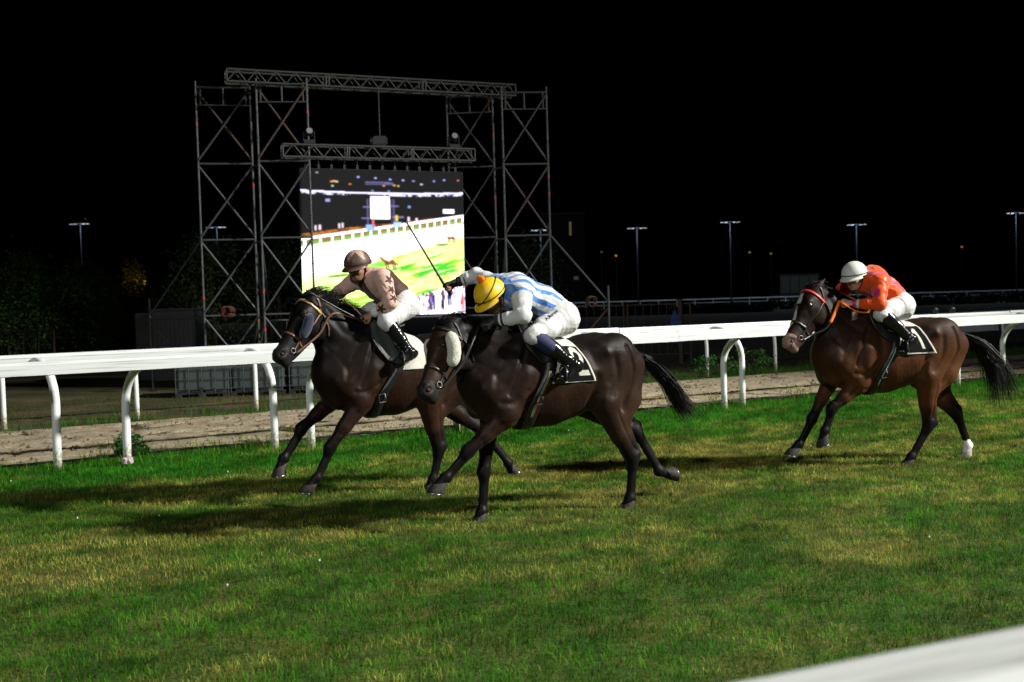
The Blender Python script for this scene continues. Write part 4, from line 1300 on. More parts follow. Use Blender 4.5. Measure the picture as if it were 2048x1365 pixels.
def muscle_relief(V, N, Q, P, hp):
    """grooves between the muscles (depth > 0) and swellings (depth < 0), drawn on both flanks"""
    bvh = BVHTree.FromPolygons([tuple(p) for p in V], [tuple(q) for q in Q])
    dz = P['withers'] - 1.46
    thr = hp(.06, .15, 0); nm = np.array([.47, 0, 1.17 + dz * .5]) * .5 + thr * .5
    D = np.zeros(len(V))
    for sd, fore, hind in ((1, P['fn'], P['hn']), (-1, P['ff'], P['hf'])):
        elb = np.array(fore[0]); kn = np.array(fore[1]); sti = np.array(hind[0]); hoc = np.array(hind[1])
        ex = elb[0] - .50; ez = elb[2] - .83; sx = sti[0] + .31; sz = sti[2] - .85
        L = [([(.42, 1.40 + dz), (.54, 1.22 + dz), (.63, 1.06)], .010, .036),
             ([(.29, 1.38 + dz), (.255, 1.2), (.265, 1.02), (.33 + ex * .5, .87)], .015, .036),
             ([(.37, 1.32 + dz), (.46, 1.12), (.52 + ex * .4, .98)], .013, .020),
             ([(.35, 1.37 + dz), (.50, 1.13), (.60, 1.03)], -.008, .030),
             ([(.38, 1.12), (.41 + ex * .5, .97)], -.012, .05),
             ([(.36 + ex, 1.0), (.47 + ex, .93 + ez), (.57 + ex, .93 + ez)], .012, .020),
             ([(.31 + ex, .90 + ez), (.40 + ex, .80 + ez), (.47 + ex, .775 + ez)], .010, .018),
             ([(.62, 1.13), (nm[0] + .10, nm[2] - .05), (thr[0] + .02, thr[2] - .03)], .009, .034),
             ([(.45, 1.30 + dz), (nm[0] - .0, nm[2] + .08), (thr[0] - .05, thr[2] + .06)], .008, .03),
             ([(-.19, 1.25), (-.20, 1.18)], .017, .05), ([(-.30, 1.255), (-.31, 1.24)], -.012, .03),
             ([(-.21, 1.06), (-.17, .93), (-.16, .86)], .015, .028),
             ([(-.50, 1.28), (-.555 + sx * .3, 1.08), (-.49 + sx, .90 + sz), (-.44 + sx, .80 + sz)], .016, .022),
             ([(-.37, 1.20), (-.385 + sx * .5, 1.04), (-.33 + sx, .92 + sz)], .012, .026),
             ([(-.28 + sx, .98 + sz * .5), (-.26 + sx, .90 + sz)], -.010, .035),
             ([(sti[0] - .08, sti[2] - .07), ((sti[0] + hoc[0]) / 2 - .04, (sti[2] + hoc[2]) / 2 - .0), (hoc[0] - .02, hoc[2] + .08)], .010, .014),
             ([(elb[0] * .8 + kn[0] * .2, elb[2] * .8 + kn[2] * .2), (elb[0] * .3 + kn[0] * .7, elb[2] * .3 + kn[2] * .7)], .009, .012)]
        for k in range(9):
            x = .20 - k * .042
            L.append(([(x + .03, 1.16), (x - .01, .98), (x - .045, .82)], .0007, .013))
        for pts, dep, wid in L:
            pl = []
            q = spline([(a, 0, b) for a, b in pts], 12)
            for a in q:
                h = bvh.ray_cast(Vector((a[0], .8 * sd, a[2])), Vector((0, -sd, 0)))
                if h[0] is not None: pl.append(np.array(h[0]))
            if len(pl) < 2: continue
            best = np.full(len(V), 9.0)
            lo = np.min(pl, 0) - .12; hi = np.max(pl, 0) + .12
            near = np.all((V > lo) & (V < hi), axis=1)
            if not near.any(): continue
            VN = V[near]; bb = np.full(len(VN), 9.0)
            for a, b in zip(pl[:-1], pl[1:]):
                if np.linalg.norm(b - a) < 1e-6 or np.linalg.norm(b - a) > .2: continue
                bb = np.minimum(bb, dist_seg(VN, a, b)[0])
            D[near] += -dep * np.exp(-(bb / wid) ** 2)
    return V + N * D[:, None]

def make_horse(i, label, coat):
    P = POSE[i]; fr = FR[i]
    base = (P['hn'][3][0], 0, 0.0)
    th = fr.thing('racehorse', base, label, 'horse')
    V, Q = sdf_mesh(horse_prims(P), 0.0105, smooth_iter=2)
    N = vnormals(V, Q)
    hp, e1, v, w, L = head_frame(P)
    # coat colour: bay body, black points
    body = np.array(coat['body']); top = np.array(coat['top']); blk = np.array((.0045, .0038, .0036))
    n = vnoise3(V * 5.0, 3); n2 = vnoise3(V * 17.0, 7)
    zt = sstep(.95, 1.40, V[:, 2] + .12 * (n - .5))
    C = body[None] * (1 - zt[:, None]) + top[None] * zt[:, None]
    neck = sstep(.35, .75, V[:, 0]) * sstep(.8, 1.0, V[:, 2])
    C = C * (1 - .45 * neck[:, None])
    C *= (0.85 + .3 * n2)[:, None]
    for leg, k in ((P['fn'], 0), (P['ff'], 0), (P['hn'], 1), (P['hf'], 1)):
        d, t = dist_seg(V, leg[0], leg[1]); d2, t2 = dist_seg(V, leg[1], leg[2]); d3, t3 = dist_seg(V, leg[2], leg[3])
        lo = np.minimum(d2, d3) < np.minimum(.10, d + .012)
        f = np.where(lo, 1.0, np.where(d < .16, sstep(.40, .95, t), 0))
        side = (V[:, 1] * leg[1][1] > 0) | (V[:, 2] < .6)
        f = f * side
        C = C * (1 - f[:, None]) + blk[None] * f[:, None]
    rel = (V - np.array(P['poll'])); hu = rel @ e1 / L; hv = rel @ v; hw = rel @ w
    inhead = (hu > -.02) & (hv < .27) & (np.abs(hw) < .13) & (V[:, 0] > P['poll'][0] - .12)
    if coat.get('face'):
        fc = inhead * sstep(.05, .15, hu)
        C = C * (1 - fc[:, None]) + np.array(coat['face'])[None] * fc[:, None] * (.7 + .6 * n2)[:, None]
    mz = sstep(.40, .54, hu) * inhead
    C = C * (1 - mz[:, None]) + np.array(coat['muzzle'])[None] * mz[:, None]
    if coat.get('blaze'):
        wid = np.where(hu < .20, .030 - .15 * np.abs(hu - .17), .012 + .012 * np.sin(hu * 23)) + .008 * (n2 - .5)
        bz = inhead & (hv < .045) & (np.abs(hw + .004) < wid) & (hu > .10) & (hu < .50)
        C[bz] = (.52, .49, .45)
        sn = inhead & (hu > .49) & (hv < .085 + .03 * (n - .5)) & (np.abs(hw) < .055)
        C[sn] = (.30, .185, .155)
        sn2 = inhead & (hu > .555) & (hv >= .085)
        C[sn2] = (.20, .12, .10)
    if coat.get('sock'):
        d3, t3 = dist_seg(V, P['hf'][2], P['hf'][3]); d2, t2 = dist_seg(V, P['hf'][1], P['hf'][2])
        sk = ((d3 < .07) | ((d2 < .06) & (t2 > .80 + .1 * (n2 - .5)))) & (V[:, 1] < 0)
        C[sk] = (.62, .60, .56)
    if coat.get('star'):
        d = np.linalg.norm(V - hp(.13, .0, 0.01), axis=1)
        C[d < .012] = (.3, .27, .25)
    # reddish buttocks and flank where the bay shows through
    fl = sstep(.25, .05, np.abs(V[:, 0] - coat.get('warm', (-.55, .1))[0])) * sstep(1.05, .8, V[:, 2]) * sstep(.45, .6, V[:, 2])
    C = C * (1 + .5 * fl[:, None])
    V = muscle_relief(V, N, Q, P, hp)
    N = vnormals(V, Q)
    # fine veins and muscle fibre relief
    V = V + N * ((vnoise3(V * np.array([26, 26, 14]), 5) - .5) * .0016 + (vnoise3(V * np.array([9, 9, 6]), 6) - .5) * .004)[:, None]
    th.add('body', (V, Q), coat['mat'], True, C)
    bvh = BVHTree.FromPolygons([tuple(p) for p in V], [tuple(q) for q in Q])
    for j, (leg, hind) in enumerate(((P['fn'], 0), (P['ff'], 0), (P['hn'], 1), (P['hf'], 1))):
        fwd = np.array([1.0, 0, 0])
        if i == 2 and j == 3: fwd = np.array([0.2, 0, -1.0])
        wall, shoe = hoof_geo(leg[2], leg[3], fwd)
        h = th.add('hoof', wall, hoofm if not (coat.get('sock') and j == 3) else pmat('pale_hoof', (.30, .27, .23), .5))
        th.add('horseshoe', shoe, shoem, parent=h)
    for sd in (1, -1):
        c = hp(.190, .036, .2 * sd)
        hit = bvh.ray_cast(Vector(c), Vector(-w * sd))
        c = (np.array(hit[0]) if hit[0] is not None else hp(.190, .036, .08 * sd)) - w * sd * .004
        g = tube([c - w * sd * .016, c - w * sd * .008, c, c + w * sd * .007, c + w * sd * .0105], [.014, .023, .0245, .017, .003], 14)
        th.add('eye', g, eyem)
        c = hp(.556, .050, .046 * sd)
        th.add('nostril', tube([c - e1 * .010, c + e1 * .004], [.014, .012], 8), nostrilm)
    # mane
    st = []
    rr = np.random.default_rng(40 + i)
    pollv = np.array(P['poll'])
    cr = spline([pollv + np.array([.01, 0, .02]), pollv * .62 + np.array([.36, 0, 1.44 + P['withers'] - 1.46]) * .38 + np.array([-.03, 0, .025]), pollv * .3 + np.array([.36, 0, 1.45 + P['withers'] - 1.46]) * .7 + np.array([-.01, 0, .0]), np.array([.30, 0, P['withers'] + .0])], 60)
    for k in range(1500):
        a = rr.random() ** .9
        root = cr[int(a * (len(cr) - 1))] + np.array([0, rr.normal() * .012, 0])
        hit = bvh.find_nearest(Vector(root))
        if hit[0] is not None:
            root = np.array(hit[0]) if hit[3] < .08 else root
        Lh = rr.uniform(.07, .17) * coat['mane'] * (1.0 if a < .8 else .8)
        up = coat['mane_up'] * rr.uniform(.6, 1.3)
        dirn = np.array([-1.0 + rr.normal() * .18, rr.normal() * .35 - .15, up + rr.normal() * .22])
        dirn = unit(dirn)
        fall = np.array([-.45, -.15 + rr.normal() * .25, -1.2 + coat['mane_up'] * .6])
        ts = np.linspace(0, 1, 6)[:, None]
        pts = root - np.array([0, 0, .008]) + dirn * Lh * ts + fall * Lh * .55 * ts ** 2
        st.append(ribbon_strand(pts, .0032, .0006, rr.normal(size=3)))
    for k in range(160):    # forelock
        root = hp(.0 + rr.uniform(0, .03), .0 + rr.uniform(-.01, .03), rr.normal() * .022)
        hit = bvh.find_nearest(Vector(root)); root = np.array(hit[0])
        dirn = unit(np.array([-.3, rr.normal() * .35, .6 + .4 * rr.random()])); Lh = rr.uniform(.06, .12)
        ts = np.linspace(0, 1, 6)[:, None]
        pts = root + dirn * Lh * ts * .6 + np.array([-.8, rr.normal() * .2, -.3]) * Lh * ts ** 2
        st.append(ribbon_strand(pts, .003, .0007, rr.normal(size=3)))
    th.add('mane', hair_mesh(st), hairm, False)
    # tail
    tp = spline(P['tail'], 40)
    st = []
    for k in range(coat.get('tail_n', 1300)):
        off = rr.normal(size=3) * np.array([.3, 1, .6])
        spread = rr.uniform(.2, 1.0)
        s0 = rr.uniform(0, .35); ln = rr.uniform(.55, 1.0)
        ts = s0 + (1 - s0) * ln * np.linspace(0, 1, 14)
        c = np.array([tp[min(len(tp) - 1, int(q * (len(tp) - 1)))] for q in ts])
        fan = (ts ** 1.5)[:, None]
        wig = np.sin(ts * 9 + rr.uniform(0, 6.28))[:, None] * np.array([.010, .018, .014]) * fan
        pts = c + off[None] * (.022 + .060 * coat.get('fan', 1) * fan * spread) + wig + np.array([-coat.get('flow', .12), 0, coat.get('lift', .02)]) * (fan * rr.uniform(-.3, 1.5)) * (ln ** 2)
        st.append(ribbon_strand(pts, .0036, .0008, rr.normal(size=3)))
    t = th.add('tail', hair_mesh(st), hairm, False)
    return th, bvh, (hp, e1, v, w, L)

def coat_mat(name, spec=.095):
    """short summer coat: crisp broken sheen over muscle, fine hair lie, sweat-dulled patches"""
    m, n, l, b = new_mat(name)
    a = n.new('ShaderNodeAttribute'); a.attribute_name = 'Col'
    tc = n.new('ShaderNodeTexCoord')
    def noise(sc, det, vec=None, dist=0.0):
        t = n.new('ShaderNodeTexNoise'); t.inputs['Scale'].default_value = sc; t.inputs['Detail'].default_value = det; t.inputs['Distortion'].default_value = dist
        l.new(vec or tc.outputs['Object'], t.inputs['Vector'])
        return t.outputs['Fac']
    mp = n.new('ShaderNodeMapping'); mp.inputs['Scale'].default_value = (30, 45, 130); mp.inputs['Rotation'].default_value = (0, .5, 0)
    l.new(tc.outputs['Object'], mp.inputs['Vector'])
    hair = noise(1.0, 4, mp.outputs['Vector'])
    ripple = noise(11.0, 3, None, .8)
    vein = noise(26.0, 2, None, 1.6)
    patch_ = noise(5.0, 4, None, .4)
    def rng(src, a0, a1, b0, b1):
        r = n.new('ShaderNodeMapRange'); r.inputs['From Min'].default_value = a0; r.inputs['From Max'].default_value = a1; r.inputs['To Min'].default_value = b0; r.inputs['To Max'].default_value = b1
        l.new(src, r.inputs['Value']); return r.outputs['Result']
    sc = n.new('ShaderNodeVectorMath'); sc.operation = 'SCALE'
    l.new(a.outputs['Color'], sc.inputs[0]); l.new(rng(hair, .3, .7, .72, 1.28), sc.inputs['Scale'])
    l.new(sc.outputs['Vector'], b.inputs['Base Color'])
    l.new(rng(patch_, .35, .65, .42, .58), b.inputs['Roughness'])
    b.inputs['Specular IOR Level'].default_value = spec
    b.inputs['Sheen Weight'].default_value = .018; b.inputs['Sheen Roughness'].default_value = .4
    prev = None
    for src, st, di in ((ripple, .10, .03), (vein, .06, .012), (hair, .22, .004)):
        bp = n.new('ShaderNodeBump'); bp.inputs['Strength'].default_value = st; bp.inputs['Distance'].default_value = di
        l.new(src, bp.inputs['Height'])
        if prev: l.new(prev, bp.inputs['Normal'])
        prev = bp.outputs['Normal']
    l.new(prev, b.inputs['Normal'])
    return m
HORSE = {}
HORSE[1] = make_horse(1, 'near-black racehorse with navy cheek rolls, leading on the left', dict(body=(.019, .0085, .0045), top=(.0055, .0038, .0032), muzzle=(.012, .011, .011), mat=coat_mat('coat_black_brown'), mane=1.1, mane_up=.85, warm=(-.15, 0), tail_n=500))
HORSE[2] = make_horse(2, 'dark brown racehorse with white cheek rolls and number 2 cloth', dict(body=(.021, .0100, .0055), top=(.0075, .0048, .0037), muzzle=(.016, .013, .012), face=(.030, .016, .010), mat=coat_mat('coat_dark_brown'), mane=1.3, mane_up=.55, fan=1.0, flow=.10, star=True))
HORSE[3] = make_horse(3, 'bay racehorse with white blaze and number 1 cloth, trailing on the right', dict(body=(.062, .0225, .0075), top=(.019, .0085, .0045), muzzle=(.035, .022, .018), mat=coat_mat('coat_bay'), mane=1.0, mane_up=.35, blaze=True, sock=True, fan=1.6, flow=.20, lift=.06, tail_n=1500))
# ------------------------------------------------------------------ tack
def trunk_pt(bvh, x, phi, off=0.0):
    d = Vector((0, math.sin(phi), math.cos(phi)))
    o = Vector((x, 0, 1.05)) + d * 0.75
    hit = bvh.ray_cast(o, -d)
    if hit[0] is None:
        return np.array(Vector((x, 0, 1.05)) + d * .28), np.array(d)
    return np.array(hit[0] + d * off), np.array(d)

def patch(bvh, xf, xb, p0, p1, nx, ny, off, th, wave=None):
    """cloth or leather lying on the trunk; xf, xb: front and back edge as functions of b (0..1 from p0 to p1)"""
    T = np.zeros((nx + 1, ny + 1, 3)); B = np.zeros_like(T)
    for j in range(ny + 1):
        b = j / ny; phi = p0 + (p1 - p0) * b
        for i in range(nx + 1):
            a = i / nx
            x = xf(b) * (1 - a) + xb(b) * a
            p, d = trunk_pt(bvh, x, phi)
            o = off + (wave(a, b) if wave else 0)
            T[i, j] = p + d * (o + th); B[i, j] = p + d * (o - .004)
    return T, B

def smooth_grid(T, it=3):
    for _ in range(it):
        Z = T.copy()
        Z[1:-1, 1:-1] = (T[2:, 1:-1] + T[:-2, 1:-1] + T[1:-1, 2:] + T[1:-1, :-2]) / 4
        Z[0, 1:-1] = (T[0, 2:] + T[0, :-2]) / 2; Z[-1, 1:-1] = (T[-1, 2:] + T[-1, :-2]) / 2
        Z[1:-1, 0] = (T[2:, 0] + T[:-2, 0]) / 2; Z[1:-1, -1] = (T[2:, -1] + T[:-2, -1]) / 2
        T = T * .4 + Z * .6
    return T

def slab(T, B):
    n, m = T.shape[:2]
    V = np.concatenate([T.reshape(-1, 3), B.reshape(-1, 3)])
    g = np.arange(n * m).reshape(n, m); h = g + n * m
    F_ = []
    Q1 = np.stack([g[:-1, :-1], g[:-1, 1:], g[1:, 1:], g[1:, :-1]], -1).reshape(-1, 4)
    Q2 = np.stack([h[:-1, :-1], h[1:, :-1], h[1:, 1:], h[:-1, 1:]], -1).reshape(-1, 4)
    def side(a, b):
        return np.stack([a[:-1], a[1:], b[1:], b[:-1]], -1)
    S1 = side(g[:, 0], h[:, 0]); S2 = side(h[:, -1], g[:, -1]); S3 = side(h[0], g[0]); S4 = side(g[-1], h[-1])
    return V, np.concatenate([Q1, Q2, S1, S2, S3, S4])

def sub_patch(T, mask, lift):
    """cells of the grid T where mask is true, lifted along the outward direction"""
    n, m = T.shape[:2]
    ctr = np.array([0, 0, 1.05])
    V = T.reshape(-1, 3).copy()
    d = V - np.stack([V[:, 0], np.zeros(len(V)), np.full(len(V), 1.05)], 1)
    d /= np.linalg.norm(d, axis=1)[:, None]
    V += d * lift
    g = np.arange(n * m).reshape(n, m)
    Q = np.stack([g[:-1, :-1], g[:-1, 1:], g[1:, 1:], g[1:, :-1]], -1)[mask]
    used = np.unique(Q); mp = np.full(len(V), -1); mp[used] = np.arange(len(used))
    return V[used], mp[Q]

def snap(pts, bvh, off, only_near=.2):
    out = []
    for p in pts:
        h = bvh.find_nearest(Vector(p))
        if h[0] is not None and h[3] < only_near:
            q = np.array(h[0]); d = np.array(p) - q
            nn = np.array(h[1])
            out.append(q + nn * off)
        else:
            out.append(np.array(p))
    return np.array(out)

def strap(pts, bvh, width, off, n=24, thick=.3):
    """flat strap over the surface: tube flattened against the surface normal"""
    P_ = snap(spline(pts, n), bvh, off)
    for _ in range(2): P_[1:-1] = (P_[:-2] + 2 * P_[1:-1] + P_[2:]) / 4
    V = []; Fc = []; m = len(P_)
    for i in range(m):
        h = bvh.find_nearest(Vector(P_[i])); nn = np.array(h[1])
        t = unit(P_[min(m - 1, i + 1)] - P_[max(0, i - 1)])
        s = np.cross(nn, t); s = unit(s)
        hw = width / 2; th = width * thick / 2
        for a, b in ((-1, -.6), (-.8, 1), (.8, 1), (1, -.6)):
            V.append(P_[i] + s * hw * a + nn * th * b)
    for i in range(m - 1):
        for k in range(4):
            Fc.append([i * 4 + k, i * 4 + (k + 1) % 4, (i + 1) * 4 + (k + 1) % 4, (i + 1) * 4 + k])
    Fc += [[3, 2, 1, 0], [m * 4 - 4 + k for k in range(4)]]
    return np.array(V), Fc

M['leather_black'] = pmat('black_leather', (.010, .009, .009), .38, 0, .3, 30, .2, 120)
M['leather_brown'] = pmat('brown_leather', (.10, .045, .025), .45, 0, .3, 30, .2, 120)
M['cloth_white'] = pmat('white_saddle_cloth', (.52, .50, .44), .9, 0, .06, 20, .3, 160)
M['cloth_black'] = pmat('black_number_panel', (.006, .006, .007), .95, spec=.08)
M['steel'] = pmat('bit_steel', (.16, .16, .155), .4, .7)
M['orange_rein'] = pmat('orange_rubber_rein', (.80, .17, .01), .5, 0, .1, 20)
M['fleece_white'] = pmat('white_fleece', (.58, .57, .47), 1.0, 0, .18, 60, 1.0, 130, sheen=.3)
M['fleece_navy'] = pmat('navy_fleece', (.010, .014, .045), .95, 0, .25, 60, 1.0, 140, sheen=.3)
M['red_band'] = pmat('red_browband', (.55, .04, .03), .4)
M['gold'] = pmat('gilt_browband', (.42, .27, .12), .35, .4, .3, 80)

def digit_mask(d, p, q):
    """strokes of the numeral in panel coordinates p (0 front..1 back), q (0 top..1 bottom)"""
    def seg(ax, ay, bx, by, r):
        dx, dy = bx - ax, by - ay
        t = np.clip(((p - ax) * dx + (q - ay) * dy) / (dx * dx + dy * dy), 0, 1)
        return np.hypot(p - ax - t * dx, (q - ay - t * dy)) < r
    if d == '2':
        k = np.zeros_like(p, bool)
        pts = [(.30, .30), (.36, .16), (.52, .10), (.70, .15), (.78, .28), (.74, .42), (.60, .56), (.44, .70), (.34, .84)]
        for a, b in zip(pts[:-1], pts[1:]): k |= seg(*a, *b, .085)
        return k | ((p > .26) & (p < .84) & (q > .78) & (q < .94))
    k = (np.abs(p - .55) < .10) & (q > .07) & (q < .93)
    k |= seg(.55, .13, .36, .24, .07)
    return k

def make_tack(i, cfg):
    fr = FR[i]; th, bvh, (hp, e1, v, w, L) = HORSE[i]; P = POSE[i]
    # ---- saddle cloth
    sc = fr.thing('saddle_cloth', (-.05, 0, 1.3), cfg['cloth_label'], 'saddle cloth')
    pm = cfg['phi']; NX, NY = 46, 56
    wv = lambda a, b: .006 * math.sin(a * 9 + b * 5) * b + .004 * math.sin(b * 17 + a * 3) * b
    T, B = patch(bvh, cfg['xf'], cfg['xb'], -pm, pm, NX, 2 * NY, .006, .006, lambda a, b: wv(a, abs(2 * b - 1)))
    T = smooth_grid(T, 4); B = smooth_grid(B, 4)
    body = sc.add('cloth', slab(T, B), M['cloth_white'])
    if cfg.get('digit'):
        a = (np.arange(NX) + .5) / NX; b = (np.arange(2 * NY) + .5) / (2 * NY)
        A_, B_ = np.meshgrid(a, b, indexing='ij')
        q = (B_ - .5) * 2                       # 0 on the spine .. 1 at the near lower edge
        pa, qa = cfg['panel']                   # a range, q range
        pan = (A_ > pa[0]) & (A_ < pa[1]) & (q > qa[0]) & (q < qa[1])
        sc.add('number_panel', sub_patch(T, pan, .0035), M['cloth_black'])
        # finer grid for the numeral
        k = 4
        fi = np.linspace(0, NX, NX * k + 1); fj = np.linspace(NY, 2 * NY, NY * k + 1)
        i0 = np.clip(fi.astype(int), 0, NX - 1); j0 = np.clip(fj.astype(int), 0, 2 * NY - 1)
        fx = (fi - i0)[:, None, None]; fy = (fj - j0)[None, :, None]
        Tf = (T[i0][:, j0] * (1 - fx) + T[i0 + 1][:, j0] * fx) * (1 - fy) + (T[i0][:, j0 + 1] * (1 - fx) + T[i0 + 1][:, j0 + 1] * fx) * fy
        af = ((fi[:-1] + fi[1:]) / 2 / NX); qf = ((fj[:-1] + fj[1:]) / 2 - NY) / NY
        AF, QF = np.meshgrid(af, qf, indexing='ij')
        dp, dq = cfg['digit_box']
        mk = digit_mask(cfg['digit'], (AF - dp[0]) / (dp[1] - dp[0]), (QF - dq[0]) / (dq[1] - dq[0]))
        sc.add('numeral', sub_patch(Tf, mk, .0065), M['cloth_white'])
    # ---- saddle
    sd = fr.thing('race_saddle', (.18, 0, 1.44), cfg['saddle_label'], 'saddle')
    zb = trunk_pt(bvh, .30, 0)[0][2]; zc = trunk_pt(bvh, .04, 0)[0][2]
    seat = [cap((.34, 0, zb + .045), (.26, 0, zb + .018), .032, .024, .05, .07, k=.03), cap((.26, 0, zb + .016), (.12, 0, zc + .035), .022, .022, .08, .10, k=.03), cap((.12, 0, zc + .033), (.02, 0, zc + .055), .022, .016, .11, .10, k=.03)]
    sd.add('seat', sdf_mesh(seat, .009), M['leather_black'])
    for s in (1, -1):
        fx = lambda b: cfg['flap'][0] - cfg['flap'][1] * b + .055 * math.sin(b * math.pi)
        bx = lambda b: cfg['flap'][0] - cfg['flap'][1] * b - .11 - .02 * b + (.05 * max(0, b - .8) / .2)
        T2, B2 = patch(bvh, fx, bx, s * .16, s * cfg['flap'][2], 10, 24, .019, .007)
        T2 = smooth_grid(T2, 2); B2 = smooth_grid(B2, 2)
        f = sd.add('flap', slab(T2, B2), cfg.get('flap_mat', M['leather_black']))
        rim = np.concatenate([T2[0], T2[:, -1]])
        sd.add('flap_rim', tube(rim, .009, 6), M['leather_black'], parent=f)
        # girth: from the saddle down round the belly
    g0, g1, gw = cfg['girth']
    gx = lambda ph: g0 + (g1 - g0) * sstep(.7, 2.6, ph)
    cols = []
    for u_ in np.linspace(0, 1, 90):
        ph = .75 + (2 * math.pi - 1.5) * u_
        pa_ = ph if ph <= math.pi else 2 * math.pi - ph
        row = []
        for a in (-.5, 0, .5):
            p, d = trunk_pt(bvh, float(gx(pa_)) + a * gw, ph)
            row.append(p + d * (.022 if pa_ < 1.6 else .012))
        cols.append(row)
    G = np.array(cols).transpose(1, 0, 2)
    G = smooth_grid(G, 6)
    dirs = G - np.stack([G[..., 0], np.zeros(G.shape[:2]), np.full(G.shape[:2], 1.05)], -1); dirs /= np.linalg.norm(dirs, axis=-1)[..., None]
    gi_ = sd.add('girth', slab(G + dirs * .005, G - dirs * .008), M['leather_black'])
    mid = G[1] + dirs[1] * .0085
    if cfg.get('stripe'):
        for (cname, colr, offx) in cfg['stripe']:
            seg = mid[10:34] + np.array([offx, 0, 0])
            sd.add('girth_stripe', tube(seg, .0045, 4, flat=1), pmat(cname, colr, .7), parent=gi_)
    bk = mid[cfg.get('buckle', 24)]
    sd.add('girth_buckle', tube([bk + np.array(q) for q in ((-.028, .012, -.03), (.03, .012, -.038), (.036, .014, .03), (-.022, .014, .038), (-.028, .012, -.03))], .006, 6), M['steel'] if cfg.get('steel_buckle') else M['leather_black'], parent=gi_)
    # stirrups
    for s, toe, ank in ((1, cfg['toeN'], cfg['ankN']), (-1, cfg['toeF'], cfg['ankF'])):
        toe = np.array(toe, float); ank = np.array(ank, float)
        f = unit(np.array([toe[0] - ank[0], 0, toe[2] - ank[2]])); c = toe * .72 + ank * .28 + np.array([0, 0, -.035])
        top = c + np.array([-.01, -.02 * s, .115])
        pts = [c + np.array([0, .055, 0]), c + np.array([0, .058, .03]), c + np.array([-.004, .04, .085]), top, c + np.array([-.004, -.05, .085]), c + np.array([0, -.058, .03]), c + np.array([0, -.055, 0]), c + np.array([0, .055, 0])]
        st_ = sd.add('stirrup', tube(spline(pts, 40), .006, 6), M['leather_black'] if i != 1 else M['dark'])
        p0_, d0 = trunk_pt(bvh, .20, s * .75)
        sd.add('stirrup_leather', tube(spline([p0_ + d0 * .03, (p0_ + d0 * .06 + top) / 2 + np.array([0, .01 * s, 0]), top], 14), .010, 4, flat=.35, ref=(0, 1, 0)), M['leather_black'])
    # ---- bridle
    br = fr.thing('bridle', tuple(hp(.1, .05, 0)), cfg['bridle_label'], 'bridle')
    blk = cfg['bridle_mat']
    br.add('browband', strap([hp(.085, .13, .11), hp(.075, .06, .12), hp(.07, .0, .07), hp(.068, -.03, 0), hp(.07, 0, -.07), hp(.075, .06, -.12), hp(.085, .13, -.11)], bvh, .026, .006, 36, .35), cfg['brow_mat'])
    br.add('headpiece', strap([hp(.09, .13, .12), hp(.03, .085, .10), hp(-.005, .04, .03), hp(-.005, .04, -.03), hp(.03, .085, -.10), hp(.09, .13, -.12)], bvh, .022, .005, 30), blk)
    for s in (1, -1):
        br.add('cheekpiece', strap([hp(.09, .125, .12 * s), hp(.22, .115, .12 * s), hp(.36, .115, .10 * s), hp(.465, .11, .07 * s)], bvh, .017, .005, 24), blk)
        br.add('throat_lash', strap([hp(.07, .13, .12 * s), hp(.13, .21, .09 * s), hp(.15, .26, .03 * s)], bvh, .014, .006, 18), blk)
        ring = []
        c = snap([hp(.475, .105, .09 * s)], bvh, .012)[0]
        for a in np.linspace(0, 2 * math.pi, 18): ring.append(c + e1 * .020 * math.cos(a) + v * .022 * math.sin(a))
        br.add('bit_ring', tube(ring, .0038, 6), M['steel'])
    br.add('noseband', strap([hp(.40, .17, .08), hp(.39, .11, .10), hp(.375, .05, .08), hp(.37, .0, 0), hp(.375, .05, -.08), hp(.39, .11, -.10), hp(.40, .17, -.08)], bvh, .022, .005, 36), blk)
    if cfg.get('roll'):
        rm, rr_, u0, u1 = cfg['roll']
        for s in (1, -1):
            cp = []
            for q in spline(cfg['roll_path'], 12)[:12]:
                d_ = np.asarray(q) - np.array(P['poll'])
                cp.append(np.array(P['poll']) + e1 * (d_ @ e1) + v * (d_ @ v) + w * (.13 * s))
            while len(cp) < 12: cp.append(cp[-1] + (cp[-1] - cp[-2]))
            c = snap(cp, bvh, rr_ * .7)
            for _ in range(3): c[1:-1] = (c[:-2] + 2 * c[1:-1] + c[2:]) / 4
            rad = rr_ * np.array([.35, .8, .97, 1, 1.03, 1, 1.02, 1, .98, .95, .8, .35])
            V_, F_ = tube(c, rad, 20)
            V_ = np.array(V_); nz = vnoise3(V_ * 70, 3)
            br.add('cheek_roll', (V_ + (V_ - c[(np.arange(len(V_)) // 20).clip(0, 11)]) * (nz - .5)[:, None] * .12, F_), rm)
    # reins: from the bit along the neck to each hand
    for s, hand in ((1, cfg['handN']), (-1, cfg.get('rein_handF', cfg['handF']))):
        b0 = snap([hp(.475, .135, .09 * s)], bvh, .014)[0]
        mid_ = [b0] + [np.array(q) * np.array([1, s, 1]) for q in cfg['rein_mid']] + [np.array(hand, float)]
        sp_ = spline(mid_, 40)
        cut_ = int(len(sp_) * cfg.get('grip', 1.0))
        br.add('rein', tube(sp_[:cut_ + 1] if cut_ < len(sp_) else sp_, .011, 6, flat=.4, ref=(0, 1, .3)), cfg['rein_mat'])
        if cut_ < len(sp_): br.add('rein_grip', tube(sp_[cut_ - 1:], .017, 6, flat=.45, ref=(0, 1, .3)), cfg['grip_mat'])
    hN = np.array(cfg['handN'], float); hF = np.array(cfg.get('rein_handF', cfg['handF']), float)
    lp = [hN] + [np.array(q, float) for q in cfg['rein_loop']] + [hF]
